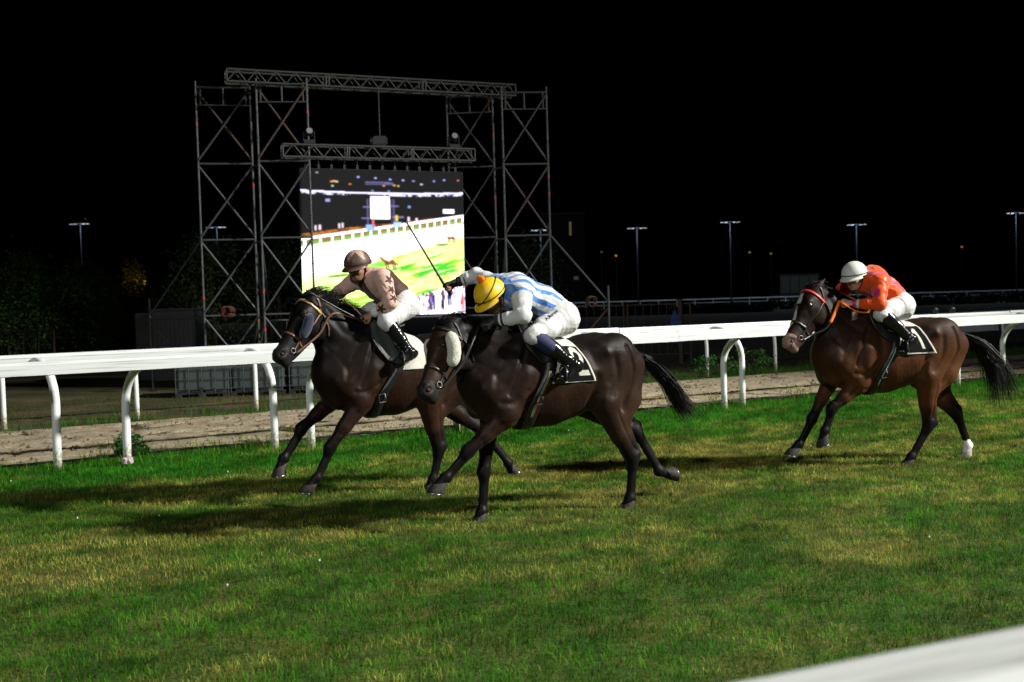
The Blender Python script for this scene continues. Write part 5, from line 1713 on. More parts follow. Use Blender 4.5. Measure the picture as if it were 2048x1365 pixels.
    br.add('rein_loop', tube(spline(lp, 40), .012 if not cfg.get('grip_mat') else .017, 6, flat=.45, ref=(0, 0, 1)), cfg.get('grip_mat') or cfg['rein_mat'])
    return sc, sd, br
# ------------------------------------------------------------------ jockeys
JP = {
 1: dict(head=(.415, .03, 1.995), f=(.82, .46, -.26), neck=(.295, .0, 1.905), chest=(.20, 0, 1.845), waist=(.09, 0, 1.76), pelvis=(.01, 0, 1.685),
    shN=(.255, .185, 1.885), elN=(.245, .295, 1.672), wrN=(.358, .17, 1.588), haN=(.43, .115, 1.545), shF=(.335, -.175, 1.895), elF=(.475, -.25, 1.79), wrF=(.605, -.125, 1.738), haF=(.655, -.085, 1.70),
    hipN=(.02, .105, 1.655), kneeN=(.275, .255, 1.52), ankN=(.085, .315, 1.245), toeN=(.215, .33, 1.165), hipF=(.02, -.105, 1.655), kneeF=(.30, -.25, 1.555), ankF=(.09, -.315, 1.26), toeF=(.22, -.33, 1.18)),
 2: dict(head=(.565, .045, 1.695), f=(.74, .22, -.62), neck=(.445, .02, 1.70), chest=(.345, 0, 1.725), waist=(.14, 0, 1.65), pelvis=(-.015, 0, 1.545),
    shN=(.385, .185, 1.705), elN=(.44, .305, 1.548), wrN=(.595, .155, 1.518), haN=(.685, .095, 1.492), shF=(.43, -.165, 1.79), elF=(.495, -.37, 1.87), wrF=(.632, -.425, 1.818), haF=(.715, -.45, 1.797),
    hipN=(-.005, .105, 1.515), kneeN=(.33, .255, 1.40), ankN=(.03, .325, 1.17), toeN=(.175, .335, 1.072), hipF=(-.005, -.105, 1.515), kneeF=(.335, -.27, 1.37), ankF=(.03, -.325, 1.18), toeF=(.175, -.335, 1.085)),
 3: dict(head=(.395, .03, 1.795), f=(.86, .44, -.25), neck=(.30, .01, 1.75), chest=(.205, 0, 1.755), waist=(.07, 0, 1.655), pelvis=(-.045, 0, 1.535),
    shN=(.235, .185, 1.735), elN=(.30, .30, 1.535), wrN=(.485, .145, 1.545), haN=(.575, .085, 1.582), shF=(.305, -.175, 1.75), elF=(.45, -.26, 1.61), wrF=(.545, -.12, 1.575), haF=(.62, -.06, 1.59),
    hipN=(-.03, .105, 1.505), kneeN=(.265, .255, 1.445), ankN=(.005, .325, 1.205), toeN=(.11, .335, 1.095), hipF=(-.03, -.105, 1.505), kneeF=(.22, -.30, 1.36), ankF=(.005, -.325, 1.21), toeF=(.11, -.335, 1.10)),
}
def npv(J): return {k: np.array(q, float) for k, q in J.items()}

def head_axes(f):
    f = unit(f)
    s = np.array([-f[1], f[0], 0.0]); s = unit(s)       # the wearer's left
    u = np.cross(f, s)
    return f, s, u

def hand_prims(wr, ha, palm, grip=True, mirror=1, fat=1.0):
    """palm with four curled fingers of unequal length and a thumb from the side of the palm"""
    d = unit(ha - wr); p = unit(np.asarray(palm, float) - d * (np.asarray(palm, float) @ d)); w = np.cross(d, p) * mirror
    pr = [cap(wr, wr + d * .03, .024, .024, .02, .02, s=p, k=.015),
          cap(wr + d * .025, wr + d * .078, .034 * fat, .038 * fat, .0165 * fat, .0155 * fat, s=p, k=.012)]
    for i, (o, L_) in enumerate(((.028, .92), (.0095, 1.05), (-.0095, 1.0), (-.027, .80))):
        k0 = wr + d * (.080 - abs(o) * .25) + w * o - p * .002
        a = unit(d * .62 + p * .78); b = unit(-d * .45 + p * .9); c = unit(-d * .98 - p * .1)
        k1 = k0 + a * .036 * L_; k2 = k1 + b * .024 * L_; k3 = k2 + c * .021 * L_
        r = .0092 * fat
        pr += [cap(k0, k1, r * 1.08, r, k=.006), cap(k1, k2, r, r * .92, k=.006), cap(k2, k3, r * .92, r * .8, k=.006)]
    t0 = wr + d * .030 + w * .028 + p * .008; t1 = t0 + d * .030 + w * .014 + p * .020; t2 = t1 + unit(d * .8 + p * .6 - w * .55) * .030
    pr += [cap(t0, t1, .0135 * fat, .0115 * fat, k=.010), cap(t1, t2, .0112 * fat, .0085 * fat, k=.006)]
    return pr

def jockey_groups(J):
    g = {}
    # torso, hips
    g['torso'] = [cap(J['pelvis'], J['waist'], .105, .098, .145, .135, k=.06), cap(J['waist'], J['chest'], .10, .118, .135, .16, k=.06),
                  cap(J['chest'], J['chest'] * .4 + J['neck'] * .6, .118, .075, .155, .11, k=.06),
                  cap(J['shN'] * .75 + J['chest'] * .25, J['shF'] * .75 + J['chest'] * .25, .075, .075, k=.06)]
    g['pelvis'] = [cap(J['hipN'], J['hipF'], .118, .118, k=.05), cap(J['pelvis'], J['waist'] * .35 + J['pelvis'] * .65, .108, .105, .148, .142, k=.05)]
    for S in 'NF':
        sg = 1 if S == 'N' else -1
        sh, el, wr, ha = J['sh' + S], J['el' + S], J['wr' + S], J['ha' + S]
        g['arm' + S] = [ell(sh, (.062, .06, .062), k=.04), cap(sh, el, .052, .042, k=.04), ell(sh * .55 + el * .45, (.05, .048, .05), k=.03), cap(el, el * .4 + wr * .6, .042, .036, k=.03), cap(el * .4 + wr * .6, wr, .036, .026, k=.02)]
        hi, kn, an, to = J['hip' + S], J['knee' + S], J['ank' + S], J['toe' + S]
        g['thigh' + S] = [cap(hi, hi * .4 + kn * .6, .098, .076, k=.05), cap(hi * .4 + kn * .6, kn, .076, .056, k=.04), ell(kn, (.056, .05, .056), k=.03)]
        sd = unit(an - kn); bkv = np.array([-1.0, 0, 0]); bkv = unit(bkv - sd * (bkv @ sd))
        g['shin' + S] = [cap(kn, an, .048, .033, k=.03), cap(kn + sd * .06 + bkv * .02, kn + sd * .20 + bkv * .012, .043, .036, k=.03)]
        fd = unit(to - an)
        heel = an - fd * .035 + np.array([0, 0, -.03])
        g['foot' + S] = [cap(an, heel, .033, .03, k=.02), cap(heel, to - fd * .02 + np.array([0, 0, -.012]), .030, .028, .030, .036, k=.02), cap(an, to - fd * .03, .032, .026, .03, .034, k=.02), ell(to, (.036, .034, .022), k=.015)]
    # head
    c = J['head']; f, s, u = head_axes(J['f'])
    hp = lambda a, b, d_: c + f * a + s * b + u * d_
    e = (f, s, u)
    hd = [ell(hp(-.008, 0, .03), (.100, .078, .092), e, k=.03), ell(hp(.018, 0, -.035), (.070, .062, .082), e, k=.03), cap(hp(.03, 0, -.085), hp(.062, 0, -.092), .034, .022, .040, .022, s=s, k=.025),
          cap(hp(-.02, .045, -.055), hp(.045, .022, -.092), .024, .018, k=.025), cap(hp(-.02, -.045, -.055), hp(.045, -.022, -.092), .024, .018, k=.025),
          cap(hp(.088, 0, .012), hp(.112, 0, -.026), .009, .013, k=.012), ell(hp(.104, .011, -.031), (.010, .008, .008), e, k=.008), ell(hp(.104, -.011, -.031), (.010, .008, .008), e, k=.008),
          cap(hp(.084, -.03, .022), hp(.084, .03, .022), .013, .013, k=.012),
          cap(hp(.080, -.017, -.060), hp(.080, .017, -.060), .0085, .0085, k=.008), cap(hp(.078, -.015, -.072), hp(.078, .015, -.072), .0085, .0085, k=.008),
          ell(hp(.060, .038, -.025), (.026, .02, .022), e, k=.02), ell(hp(.060, -.038, -.025), (.026, .02, .022), e, k=.02)]
    for q in (1, -1):
        hd.append(ell(hp(-.012, .078 * q, -.018), (.020, .010, .031), e, k=.010))
        hd.append(dict(ell(hp(.080, .031 * q, .0), (.013, .015, .011), e, k=.01), carve=True))
    g['head'] = hd
    g['neck'] = [cap(J['neck'] - (c - J['neck']) * .1, hp(-.025, 0, -.055), .056, .050, k=.03)]
    return g, hp, e

skin_cols = {1: (.36, .18, .11), 2: (.38, .19, .12), 3: (.48, .27, .20)}
skinm = attr_mat('skin', .5, .4, bump=.12, bscale=120, noise=.12)

def star_d(a, b, r):
    ang = np.arctan2(b, a); rad = np.hypot(a, b)
    k = np.abs(((ang / (2 * math.pi) * 5) % 1) - .5) * 2
    return rad < r * (.40 + .60 * k ** 1.35)

def frame_of(axis, ref):
    axis = unit(axis); o = unit(np.asarray(ref, float) - axis * (np.asarray(ref, float) @ axis)); return axis, o, np.cross(axis, o)

def make_jockey(i, label, cfg):
    J = npv(JP[i]); fr = FR[i]
    base = (J['toeN'] + J['toeF']) / 2
    th = fr.thing('person', base, label, 'jockey')
    g, hp, e = jockey_groups(J)
    f, s, u = e
    hands = {}
    for S in 'NF':
        hands[S] = hand_prims(J['wr' + S], J['ha' + S], cfg['palm' + S], mirror=cfg.get('mirror' + S, 1))
    # one continuous body
    allp = []
    for k in ('torso', 'pelvis', 'armN', 'armF', 'thighN', 'thighF', 'shinN', 'shinF', 'footN', 'footF'):
        allp += inflate(g[k], -.010)
    allp += g['neck'] + g['head'] + hands['N'] + hands['F']
    V, Q = sdf_mesh(allp, .0055, smooth_iter=1)
    C = np.tile(np.array(skin_cols[i]), (len(V), 1))
    rel = V - J['head']; a, b, d_ = rel @ f, rel @ s, rel @ u
    lips = (np.abs(d_ + .066) < .011) & (a > .070) & (np.abs(b) < .024); C[lips] = np.array(skin_cols[i]) * (.8, .5, .5)
    beard = (d_ < -.045) & (d_ > -.13) & (a > .0) & (np.abs(b) < .08); C[beard & ~lips] *= cfg.get('stubble', .85)
    hair = (a < -.03) & (d_ > -.045) & (np.hypot(a, b) < .13) & (np.linalg.norm(rel, axis=1) < .14); C[hair] = (.02, .014, .01)
    C[np.hypot(a - .10, d_ + .03) < .02] *= np.array([1.12, .95, .92])
    th.add('body', (V, Q), skinm, True, C)
    # breeches
    br_p = inflate(g['pelvis'], .010) + inflate(g['thighN'], .011) + inflate(g['thighF'], .011)
    for S in 'NF':
        if not cfg.get('sock'): br_p.append(cap(J['knee' + S], J['knee' + S] + unit(J['ank' + S] - J['knee' + S]) * .06, .056, .052, k=.03))
    V, Q = sdf_mesh(br_p, .0065, smooth_iter=1)
    N = vnormals(V, Q)
    # creases running round the thigh
    rip = np.zeros(len(V))
    for S in 'NF':
        d, t = dist_seg(V, J['hip' + S], J['knee' + S])
        rip += np.exp(-(d / .16) ** 2) * np.sin(t * 46 + vnoise3(V * 9, 2) * 9) * (.25 + .75 * vnoise3(V * 7, 4)) * sstep(.05, .3, t)
    q1 = vnoise3(V * np.array([13, 13, 13]), 8); q2 = vnoise3(V * np.array([28, 28, 28]), 9)
    V = V + N * (rip * .0030 + (1 - np.abs(2 * q1 - 1)) ** 2 * .006 + (1 - np.abs(2 * q2 - 1)) ** 2 * .0025 - .003)[:, None]
    th.add('breeches', (V, Q), cfg['breeches'])
    th.bvh_b = BVHTree.FromPolygons([tuple(p) for p in V], [tuple(q) for q in Q])
    # boots
    for S in 'NF':
        kn, an = J['knee' + S], J['ank' + S]; sd = unit(an - kn)
        ps = inflate(g['shin' + S], .011) + inflate(g['foot' + S], .010)
        if cfg.get('boot_knee'): ps.append(cap(kn + unit(J['hip' + S] - kn) * .02, kn + sd * .09, .073, .062, k=.03))
        lim = kn + sd * cfg.get('boot_top', .03)
        V, Q = sdf_mesh(ps, .0065, cut=lambda X, Y, Z: -((X - lim[0]) * sd[0] + (Y - lim[1]) * sd[1] + (Z - lim[2]) * sd[2]), smooth_iter=1)
        N = vnormals(V, Q); d, t = dist_seg(V, kn, an)
        V = V + N * (np.sin(t * 60 + vnoise3(V * 14, 3) * 8) * .0032 * sstep(.45, .9, t))[:, None]
        bt = th.add('boot', (V, Q), cfg['boot'])
        if cfg.get('sock'):
            hd_ = unit(J['hip' + S] - kn)
            ps = [cap(kn + sd * .005, kn + sd * .15, .069, .062, k=.03)]
            th.add('knee_sock', sdf_mesh(ps, .007), cfg['sock'])
    # silks
    Js = dict(J)
    for S in 'NF': Js['wr' + S] = J['wr' + S] - unit(J['wr' + S] - J['el' + S]) * .045
    gs_, _, _ = jockey_groups(Js)
    sp = inflate(g['torso'], .016) + inflate(gs_['armN'], .014) + inflate(gs_['armF'], .014) + [cap(J['neck'] * .8 + J['chest'] * .2, J['neck'] + (J['head'] - J['neck']) * .22, .082, .064, k=.03)]
    sp += [cap(J['pelvis'] * .55 + J['waist'] * .45, J['waist'], .122, .112, .158, .15, k=.05)]
    wN, wF = J['wrN'], J['wrF']
    V, Q = sdf_mesh(sp, .0058, smooth_iter=1)
    N = vnormals(V, Q)
    dT, tT = dist_seg(V, J['pelvis'], J['neck'])
    crease = np.zeros(len(V)); arm = {}
    for S in 'NF':
        dU, tU = dist_seg(V, J['sh' + S], J['el' + S]); dL, tL = dist_seg(V, J['el' + S], J['wr' + S])
        arm[S] = (dU, tU, dL, tL)
        nz = vnoise3(V * 11, 6)
        nz2 = vnoise3(V * 23, 16)
        crease += np.exp(-(dL / .07) ** 2) * (np.sin(tL * 30 + nz * 17) * .0030 * (.25 + nz2) + (nz2 - .5) * .007) + np.exp(-(dU / .085) ** 2) * (np.sin(tU * 18 + nz * 19) * .0032 * (.25 + nz2) + (nz2 - .5) * .007)
    tor = sstep(.05, .14, np.minimum(np.minimum(arm['N'][0], arm['N'][2]), np.minimum(arm['F'][0], arm['F'][2])))
    x1 = vnoise3(V * np.array([9, 16, 16]), 12); x2 = vnoise3(V * np.array([20, 30, 30]), 13)
    crease += tor * ((1 - np.abs(2 * x1 - 1)) ** 2 * .008 + (1 - np.abs(2 * x2 - 1)) ** 2 * .003 - .004) * cfg.get('rumple', 1)
    V = V + N * crease[:, None]
    ax, up, lt = frame_of(J['neck'] - J['pelvis'], (0, 0, 1))
    lt = -lt if lt[1] < 0 else lt
    mid = (J['pelvis'] + J['neck']) / 2
    r = V - mid; phi = np.degrees(np.arctan2(r @ lt, r @ up)); along = (r @ ax) / np.linalg.norm(J['neck'] - J['pelvis']) + .5
    armd = {S: np.minimum(arm[S][0], arm[S][2]) for S in 'NF'}
    is_arm = {S: (armd[S] < .080) & (armd[S] < dT - .072) for S in 'NF'}
    C = cfg['paint'](V, dict(phi=phi, along=along, arm=arm, is_arm=is_arm, J=J))
    th.add('silks', (V, Q), cfg['silk'], True, C)
    # cuffs
    for S in 'NF':
        el, wr = J['el' + S], J['wr' + S]; d = unit(wr - el)
        for (o0, o1, rr_, m_) in cfg['cuffs']:
            c0 = wr + d * o0; c1 = wr + d * o1
            th.add('cuff', tube([c0, c0 + d * .003, c1 - d * .003, c1], [rr_ - .003, rr_, rr_, rr_ - .003], 16), m_)
        if cfg.get('glove'):
            gp = inflate(hands[S][:2], .004) + inflate([q for j, q in enumerate(hands[S][2:]) if (cfg['glove_full' + S] or j % 3 == 0 and j < 12)], .0025) + [cap(wr - d * .028, wr + d * .02, .033, .03, k=.01)]
            th.add('glove', sdf_mesh(gp, .005), M['glove'])
    # helmet with silk cover
    hu = unit(u + f * cfg.get('hat_tilt', 0.0)); hf = unit(f - hu * (f @ hu)); hs = np.cross(hu, hf)
    hc = J['head'] + f * -.004 + hu * .028
    nR, nS = 22, 44
    Vh = []; Ch = []
    for j in range(nR + 1):
        t = j / nR; ang = t * math.radians(97)
        for k in range(nS):
            a_ = 2 * math.pi * k / nS
            seam = 1 - .012 * max(0, 1 - abs(((k % 11) - 0)) / 1.0) if j > 1 else 1
            rx = .130 * math.sin(ang) ** .92 * seam; ry = .112 * math.sin(ang) ** .92 * seam
            back = 1 + .05 * max(0, -math.cos(a_))
            Vh.append(hc + hf * (math.cos(a_) * rx * back) + hs * (math.sin(a_) * ry) + hu * (.122 * math.cos(ang) - .012 * max(0, -math.cos(a_)) * t))
            Ch.append((math.cos(a_), math.sin(a_), t))
    Fh = []
    for j in range(nR):
        for k in range(nS):
            Fh.append([j * nS + k, (j + 1) * nS + k, (j + 1) * nS + (k + 1) % nS, j * nS + (k + 1) % nS])
    Ch = np.array(Ch)
    hel = th.add('helmet', (np.array(Vh), Fh), cfg['cap_mat'], True, cfg['cap_paint'](Ch))
    pk = []; n_ = 18
    for lay in (0, -.006):
        for rad in (0, 1):
            for k in range(n_ + 1):
                a_ = math.radians(-72 + 144 * k / n_); ext = .052 * math.cos(a_ * .95) ** .7 * rad
                pk.append(hc + hf * (math.cos(a_) * (.128 + ext)) + hs * (math.sin(a_) * (.111 + ext * .35)) + hu * (-.010 + lay - .018 * rad))
    m1 = n_ + 1; Fp = []
    for k in range(n_):
        Fp += [[k, k + 1, m1 + k + 1, m1 + k], [2 * m1 + k + 1, 2 * m1 + k, 3 * m1 + k, 3 * m1 + k + 1], [m1 + k, m1 + k + 1, 3 * m1 + k + 1, 3 * m1 + k]]
    th.add('peak', (np.array(pk), Fp), cfg['peak_mat'], True, parent=hel, colors=np.tile(cfg['peak_col'], (len(pk), 1)))
    def dome(a_, ang, k_=1.012):
        back = 1 + .05 * max(0, -math.cos(a_))
        sn = math.sin(min(ang, math.pi / 2)) ** .92
        return hc + (hf * (math.cos(a_) * .130 * sn * back) + hs * (math.sin(a_) * .112 * sn)) * k_ + hu * (.122 * math.cos(ang) * k_)
    band = [dome(a_, math.radians(88 - 3 * math.cos(a_))) for a_ in np.linspace(0, 2 * math.pi, 40)]
    th.add('helmet_band', tube(band, .0045, 6, caps=False), M['black'], parent=hel)
    if cfg.get('goggle_up'):
        band = [dome(a_, math.radians(74 - 26 * math.cos(a_ - 2.2))) for a_ in np.linspace(0, 2 * math.pi, 48)]
        th.add('goggle_strap', tube(band, .004, 6, caps=False), M['black'], parent=hel)
    if cfg.get('pompom'):
        pc = hc + hu * .135
        rr = np.random.default_rng(3); pts = rr.normal(size=(260, 3)); pts /= np.linalg.norm(pts, axis=1)[:, None]
        st = [ribbon_strand(np.array([pc + q * .006, pc + q * .022, pc + q * rr.uniform(.032, .038)]), .0035, .0025, rr.normal(size=3)) for q in pts]
        V_, Q_ = hair_mesh(st)
        V2, Q2 = sdf_mesh([ell(pc, (.03, .03, .03))], .006)
        pp = th.add('pompom', (np.concatenate([V2, V_]), np.concatenate([Q2, Q_ + len(V2)])), cfg['pompom'], parent=hel)
    # chin strap and goggles
    for q in (1, -1):
        th.add('chin_strap', tube(spline([hp(.012, .084 * q, .03), hp(.004, .079 * q, -.03), hp(.03, .052 * q, -.092), hp(.058, .0, -.122)], 16), .0055, 5), M['black'], parent=hel)
    gp = []
    for q in (1, -1):
        gp += [ell(hp(.088, .034 * q, .004), (.020, .034, .023), e, k=.012)]
    gg = th.add('goggles', sdf_mesh(gp + [cap(hp(.094, -.02, .008), hp(.094, .02, .008), .012, .012, k=.015)], .0055), cfg['goggle'])
    gs = [hp(.07, .066, .006), hp(.01, .085, .010), hp(-.05, .075, .02)]
    for q in (1, -1):
        th.add('goggle_band', tube(spline([hp(a_, b_ * q, c_) for a_, b_, c_ in ((.074, .062, .004), (.02, .084, .008), (-.05, .078, .018))], 10), .008, 5, flat=.4, ref=tuple(u)), M['black'], parent=gg)
    th.J = J
    return th

M['glove'] = pmat('black_glove', (.012, .012, .013), .55, 0, .3, 40)
M['breeches'] = pmat('white_breeches', (.54, .535, .53), .66, 0, .04, 30, .35, 60)
M['boot'] = pmat('black_patent_boot', (.006, .006, .007), .16, 0, 0, 8, .25, 45, spec=.6)
M['white_cuff'] = pmat('white_cuff', (.7, .7, .68), .8, 0, .1, 60, .3, 150)
M['magenta'] = pmat('magenta_cuff', (.5, .02, .18), .4)
M['pale_band'] = pmat('pale_band', (.45, .55, .40), .6)
M['black_cuff'] = pmat('black_cuff', (.015, .015, .016), .7)
def silk(name, rough, sheen, bump): return attr_mat(name, rough + .06, .18, bump=bump, bscale=26, sheen=sheen, dist=.012)

def paint1(V, q):
    C = np.tile((.58, .37, .305), (len(V), 1)); br = (.050, .021, .015)
    torso = ~q['is_arm']['N'] & ~q['is_arm']['F']
    ph = np.abs(q['phi'])
    C[torso & (q['along'] > .14) & (q['along'] < .86) & (ph < 118)] = br
    C[torso & (ph > 150) & (q['along'] > .45)] = br
    J = q['J']
    for S in 'NF':
        out = np.array([0, 1.0 if S == 'N' else -1.0, .35]) + (np.array([-.25, 0, .0]))
        for (a, b, ts) in ((J['sh' + S], J['el' + S], (.22, .60, .93)), (J['el' + S], J['wr' + S], (.42,))):
            ax, o, tt = frame_of(b - a, out)
            L_ = np.linalg.norm(b - a)
            for t in ts:
                c = a + (b - a) * t
                r = V - c
                m = star_d(r @ ax, r @ tt, .047) & (r @ o > .01) & q['is_arm'][S]
                C[m] = br
    return C
def paint2(V, q):
    C = np.tile((.58, .585, .58), (len(V), 1))
    torso = ~q['is_arm']['N'] & ~q['is_arm']['F']
    ph = np.abs(q['phi']) + 6 * (q['along'] - .5)
    st = torso & (((ph + 8) % 28) < 12.5) & (q['along'] > -.2)
    C[st] = (.065, .20, .58)
    col = torso & (q['along'] > 1.06); C[col] = (.065, .20, .58)
    for S in 'NF':
        dU, tU, dL, tL = q['arm'][S]
        C[q['is_arm'][S] & (dU < dL) & (tU < .10)] = (.065, .20, .58)
    return C
def paint3(V, q):
    C = np.tile((.72, .070, .002), (len(V), 1)); mg = (.50, .02, .28)
    torso = ~q['is_arm']['N'] & ~q['is_arm']['F']
    C[torso & (np.abs(q['phi'] - 48 - 10 * q['along']) < 3.0)] = mg
    C[torso & (q['along'] > 1.22)] = mg
    J = q['J']
    for S in 'NF':
        ax, o, tt = frame_of(J['wr' + S] - J['el' + S], (0, 0, 1))
        r = V - J['el' + S]
        C[q['is_arm'][S] & (np.abs(r @ tt) < .010) & (r @ o > 0) & (q['arm'][S][3] > .02)] = mg
    return C
def cap1(c):
    C = np.tile((.085, .042, .030), (len(c), 1))
    x = c[:, 0] * c[:, 2]; y = c[:, 1] * c[:, 2]
    C[star_d(x, y, .72)] = (.42, .29, .23)
    return C
def flat(col): return lambda c: np.tile(col, (len(c), 1))

make_jockey(1, 'jockey in brown and taupe silks with stars, on the near-black leading horse', dict(palmN=(.2, -.6, -.7), palmF=(.2, .5, -.8), mirrorF=-1, breeches=M['breeches'], boot=M['boot'], silk=silk('taupe_silk', .55, .15, .2), paint=paint1, rumple=.7,
    cuffs=[(-.062, -.004, .042, M['white_cuff'])], cap_mat=attr_mat('brown_cap', .5, .4, .1, 60), cap_paint=cap1, peak_mat=attr_mat('brown_peak', .5), peak_col=(.075, .037, .027), goggle=pmat('dark_goggles', (.012, .008, .008), .08, spec=.8), stubble=.7))
JK2 = make_jockey(2, 'jockey in blue and white striped silks and yellow cap, raising a whip', dict(palmN=(.2, -.5, -.8), palmF=(.1, .35, -.85), mirrorF=-1, breeches=M['breeches'], boot=M['boot'], boot_top=.10, sock=pmat('blue_knee_sock', (.008, .010, .060), .75, 0, .15, 40), silk=silk('satin_stripe', .30, .3, .3), paint=paint2, rumple=1.3,
    cuffs=[(-.072, -.052, .047, M['black_cuff']), (-.051, -.036, .045, M['white_cuff']), (-.035, -.002, .041, M['black_cuff'])], glove=True, glove_fullN=True, glove_fullF=False, cap_mat=attr_mat('yellow_cap', .42, .45, .12, 50), cap_paint=flat((.78, .48, .012)), peak_mat=attr_mat('yellow_peak', .42), peak_col=(.78, .48, .012), goggle=pmat('clear_goggles', (.03, .028, .025), .12, spec=.7), goggle_up=True, pompom=pmat('orange_wool', (.72, .20, .01), .95), stubble=.9))
make_jockey(3, 'jockey in orange silks with magenta piping and white cap', dict(palmN=(.3, -.7, -.5), palmF=(.2, .6, -.6), mirrorF=-1, breeches=M['breeches'], boot=M['boot'], boot_top=-.045, boot_knee=True, silk=silk('orange_satin', .34, .25, .28), paint=paint3, rumple=1.1,
    cuffs=[(-.060, -.036, .046, M['pale_band']), (-.035, -.0, .038, M['magenta'])], cap_mat=attr_mat('white_cap', .45, .4, .08, 60), cap_paint=flat((.62, .63, .58)), peak_mat=attr_mat('white_peak', .45), peak_col=(.6, .61, .56), goggle=pmat('amber_goggles', (.10, .06, .03), .10, spec=.8), stubble=.85))

J1, J2, J3 = npv(JP[1]), npv(JP[2]), npv(JP[3])
def tack_cfg(i, **k):
    J = npv(JP[i]); k.update(toeN=J['toeN'], toeF=J['toeF'], ankN=J['ankN'], ankF=J['ankF'], handN=J['haN'] + np.array([.01, .0, -.01]), handF=J['haF'] + np.array([.01, 0, -.01])); return k
make_tack(1, tack_cfg(1, cloth_label='plain white saddle cloth on the near-black leading horse', saddle_label='black race saddle with grey flap on the near-black leading horse', bridle_label='brown bridle with gilt browband and navy cheek rolls',
    xf=lambda b: .335 - .17 * abs(2 * b - 1), xb=lambda b: -.06 - .12 * abs(2 * b - 1), phi=1.40, flap=(.375, .115, 1.12), flap_mat=pmat('grey_flap', (.045, .050, .045), .6), girth=(.12, .34, .075), steel_buckle=True, buckle=28, bridle_mat=M['leather_brown'], brow_mat=M['gold'], roll=(M['fleece_navy'], .042, .16, .36), roll_path=[(.925, .13, 1.60), (.965, .16, 1.48), (1.035, .17, 1.36)], rein_mid=[(.84, .15, 1.43), (.70, .14, 1.60)], rein_mat=M['leather_brown'], rein_loop=[(.45, .17, 1.56), (.52, .10, 1.66), (.60, -.05, 1.72)]))
make_tack(2, tack_cfg(2, cloth_label='white and black saddle cloth numbered 2 on the dark brown horse', saddle_label='black race saddle on the dark brown horse in the middle', bridle_label='black bridle with thick white fleece cheek rolls',
    xf=lambda b: .255 - .045 * abs(2 * b - 1), xb=lambda b: -.01 - .175 * abs(2 * b - 1), phi=1.62, digit='2', panel=((.36, .965), (.40, .975)), digit_box=((.55, .97), (.40, .93)), flap=(.385, .12, 1.05), girth=(.175, .335, .085), stripe=[('green_stripe', (.03, .35, .10), .006), ('red_stripe', (.5, .03, .03), -.006)], bridle_mat=M['leather_black'], brow_mat=M['leather_black'], roll=(M['fleece_white'], .049, .12, .42), roll_path=[(.97, .15, 1.45), (.945, .18, 1.33), (.965, .19, 1.22), (1.02, .19, 1.13)], rein_mid=[(.87, .17, 1.22), (.80, .16, 1.34)], rein_mat=M['leather_black'], rein_handF=(.66, -.03, 1.50), rein_loop=[(.64, .17, 1.46), (.55, .14, 1.455), (.52, .05, 1.50), (.58, -.04, 1.52)]))
make_tack(3, tack_cfg(3, cloth_label='white and black saddle cloth numbered 1 on the bay horse', saddle_label='black race saddle on the bay horse', bridle_label='black bridle with red browband and orange rein grips',
    xf=lambda b: .175 - .045 * abs(2 * b - 1), xb=lambda b: -.10 - .18 * abs(2 * b - 1), phi=1.53, digit='1', panel=((.32, .955), (.36, .965)), digit_box=((.52, .92), (.40, .93)), flap=(.335, .16, 1.10), girth=(.10, .27, .075), stripe=[('pale_stripe', (.45, .5, .40), 0.0)], buckle=26, bridle_mat=M['leather_black'], brow_mat=M['red_band'], rein_mid=[(.90, .14, 1.27), (.76, .15, 1.33), (.66, .13, 1.47)], rein_mat=M['leather_black'], grip=.62, grip_mat=M['orange_rein'], rein_loop=[(.56, .16, 1.53), (.47, .185, 1.475), (.35, .18, 1.46), (.30, .12, 1.475), (.36, .03, 1.56), (.46, -.03, 1.62), (.56, -.05, 1.62)]))

# whips
def whip(i, label, grip, a, tip, bend):
    fr = FR[i]; a = np.array(a, float); tip = np.array(tip, float); grip = np.array(grip, float)
    t = fr.thing('whip', tuple(a), label, 'whip')
    d = unit(tip - a)
    pts = spline([a - d * .05, a + d * .08, (a + tip) / 2 + np.array(bend), tip], 24)
    t.add('shaft', tube(pts, np.linspace(.0115, .0065, len(pts)), 8), M['leather_black'])
    t.add('handle', tube([a - d * .06, a - d * .055, a + d * .10, a + d * .105], [.010, .0125, .0115, .008], 10), M['glove'])
    n = len(pts)
    t.add('flap', tube(pts[int(n * .82):], [.010, .014, .014, .013, .010][:max(2, n - int(n * .82))] if n - int(n * .82) <= 5 else .013, 6, flat=.4), M['leather_black'])
whip(1, 'long thin black whip lying across the neck of the leading horse', J1['haN'], J1['haN'] + np.array([.0, .012, -.022]), (.93, .13, 1.80), (0, .02, -.01))
whip(2, 'black whip held up in front of the screen by the striped jockey', J2['haF'], J2['haF'] + np.array([-.005, 0, -.028]), (1.03, -.45, 2.29), (0, 0, 0))

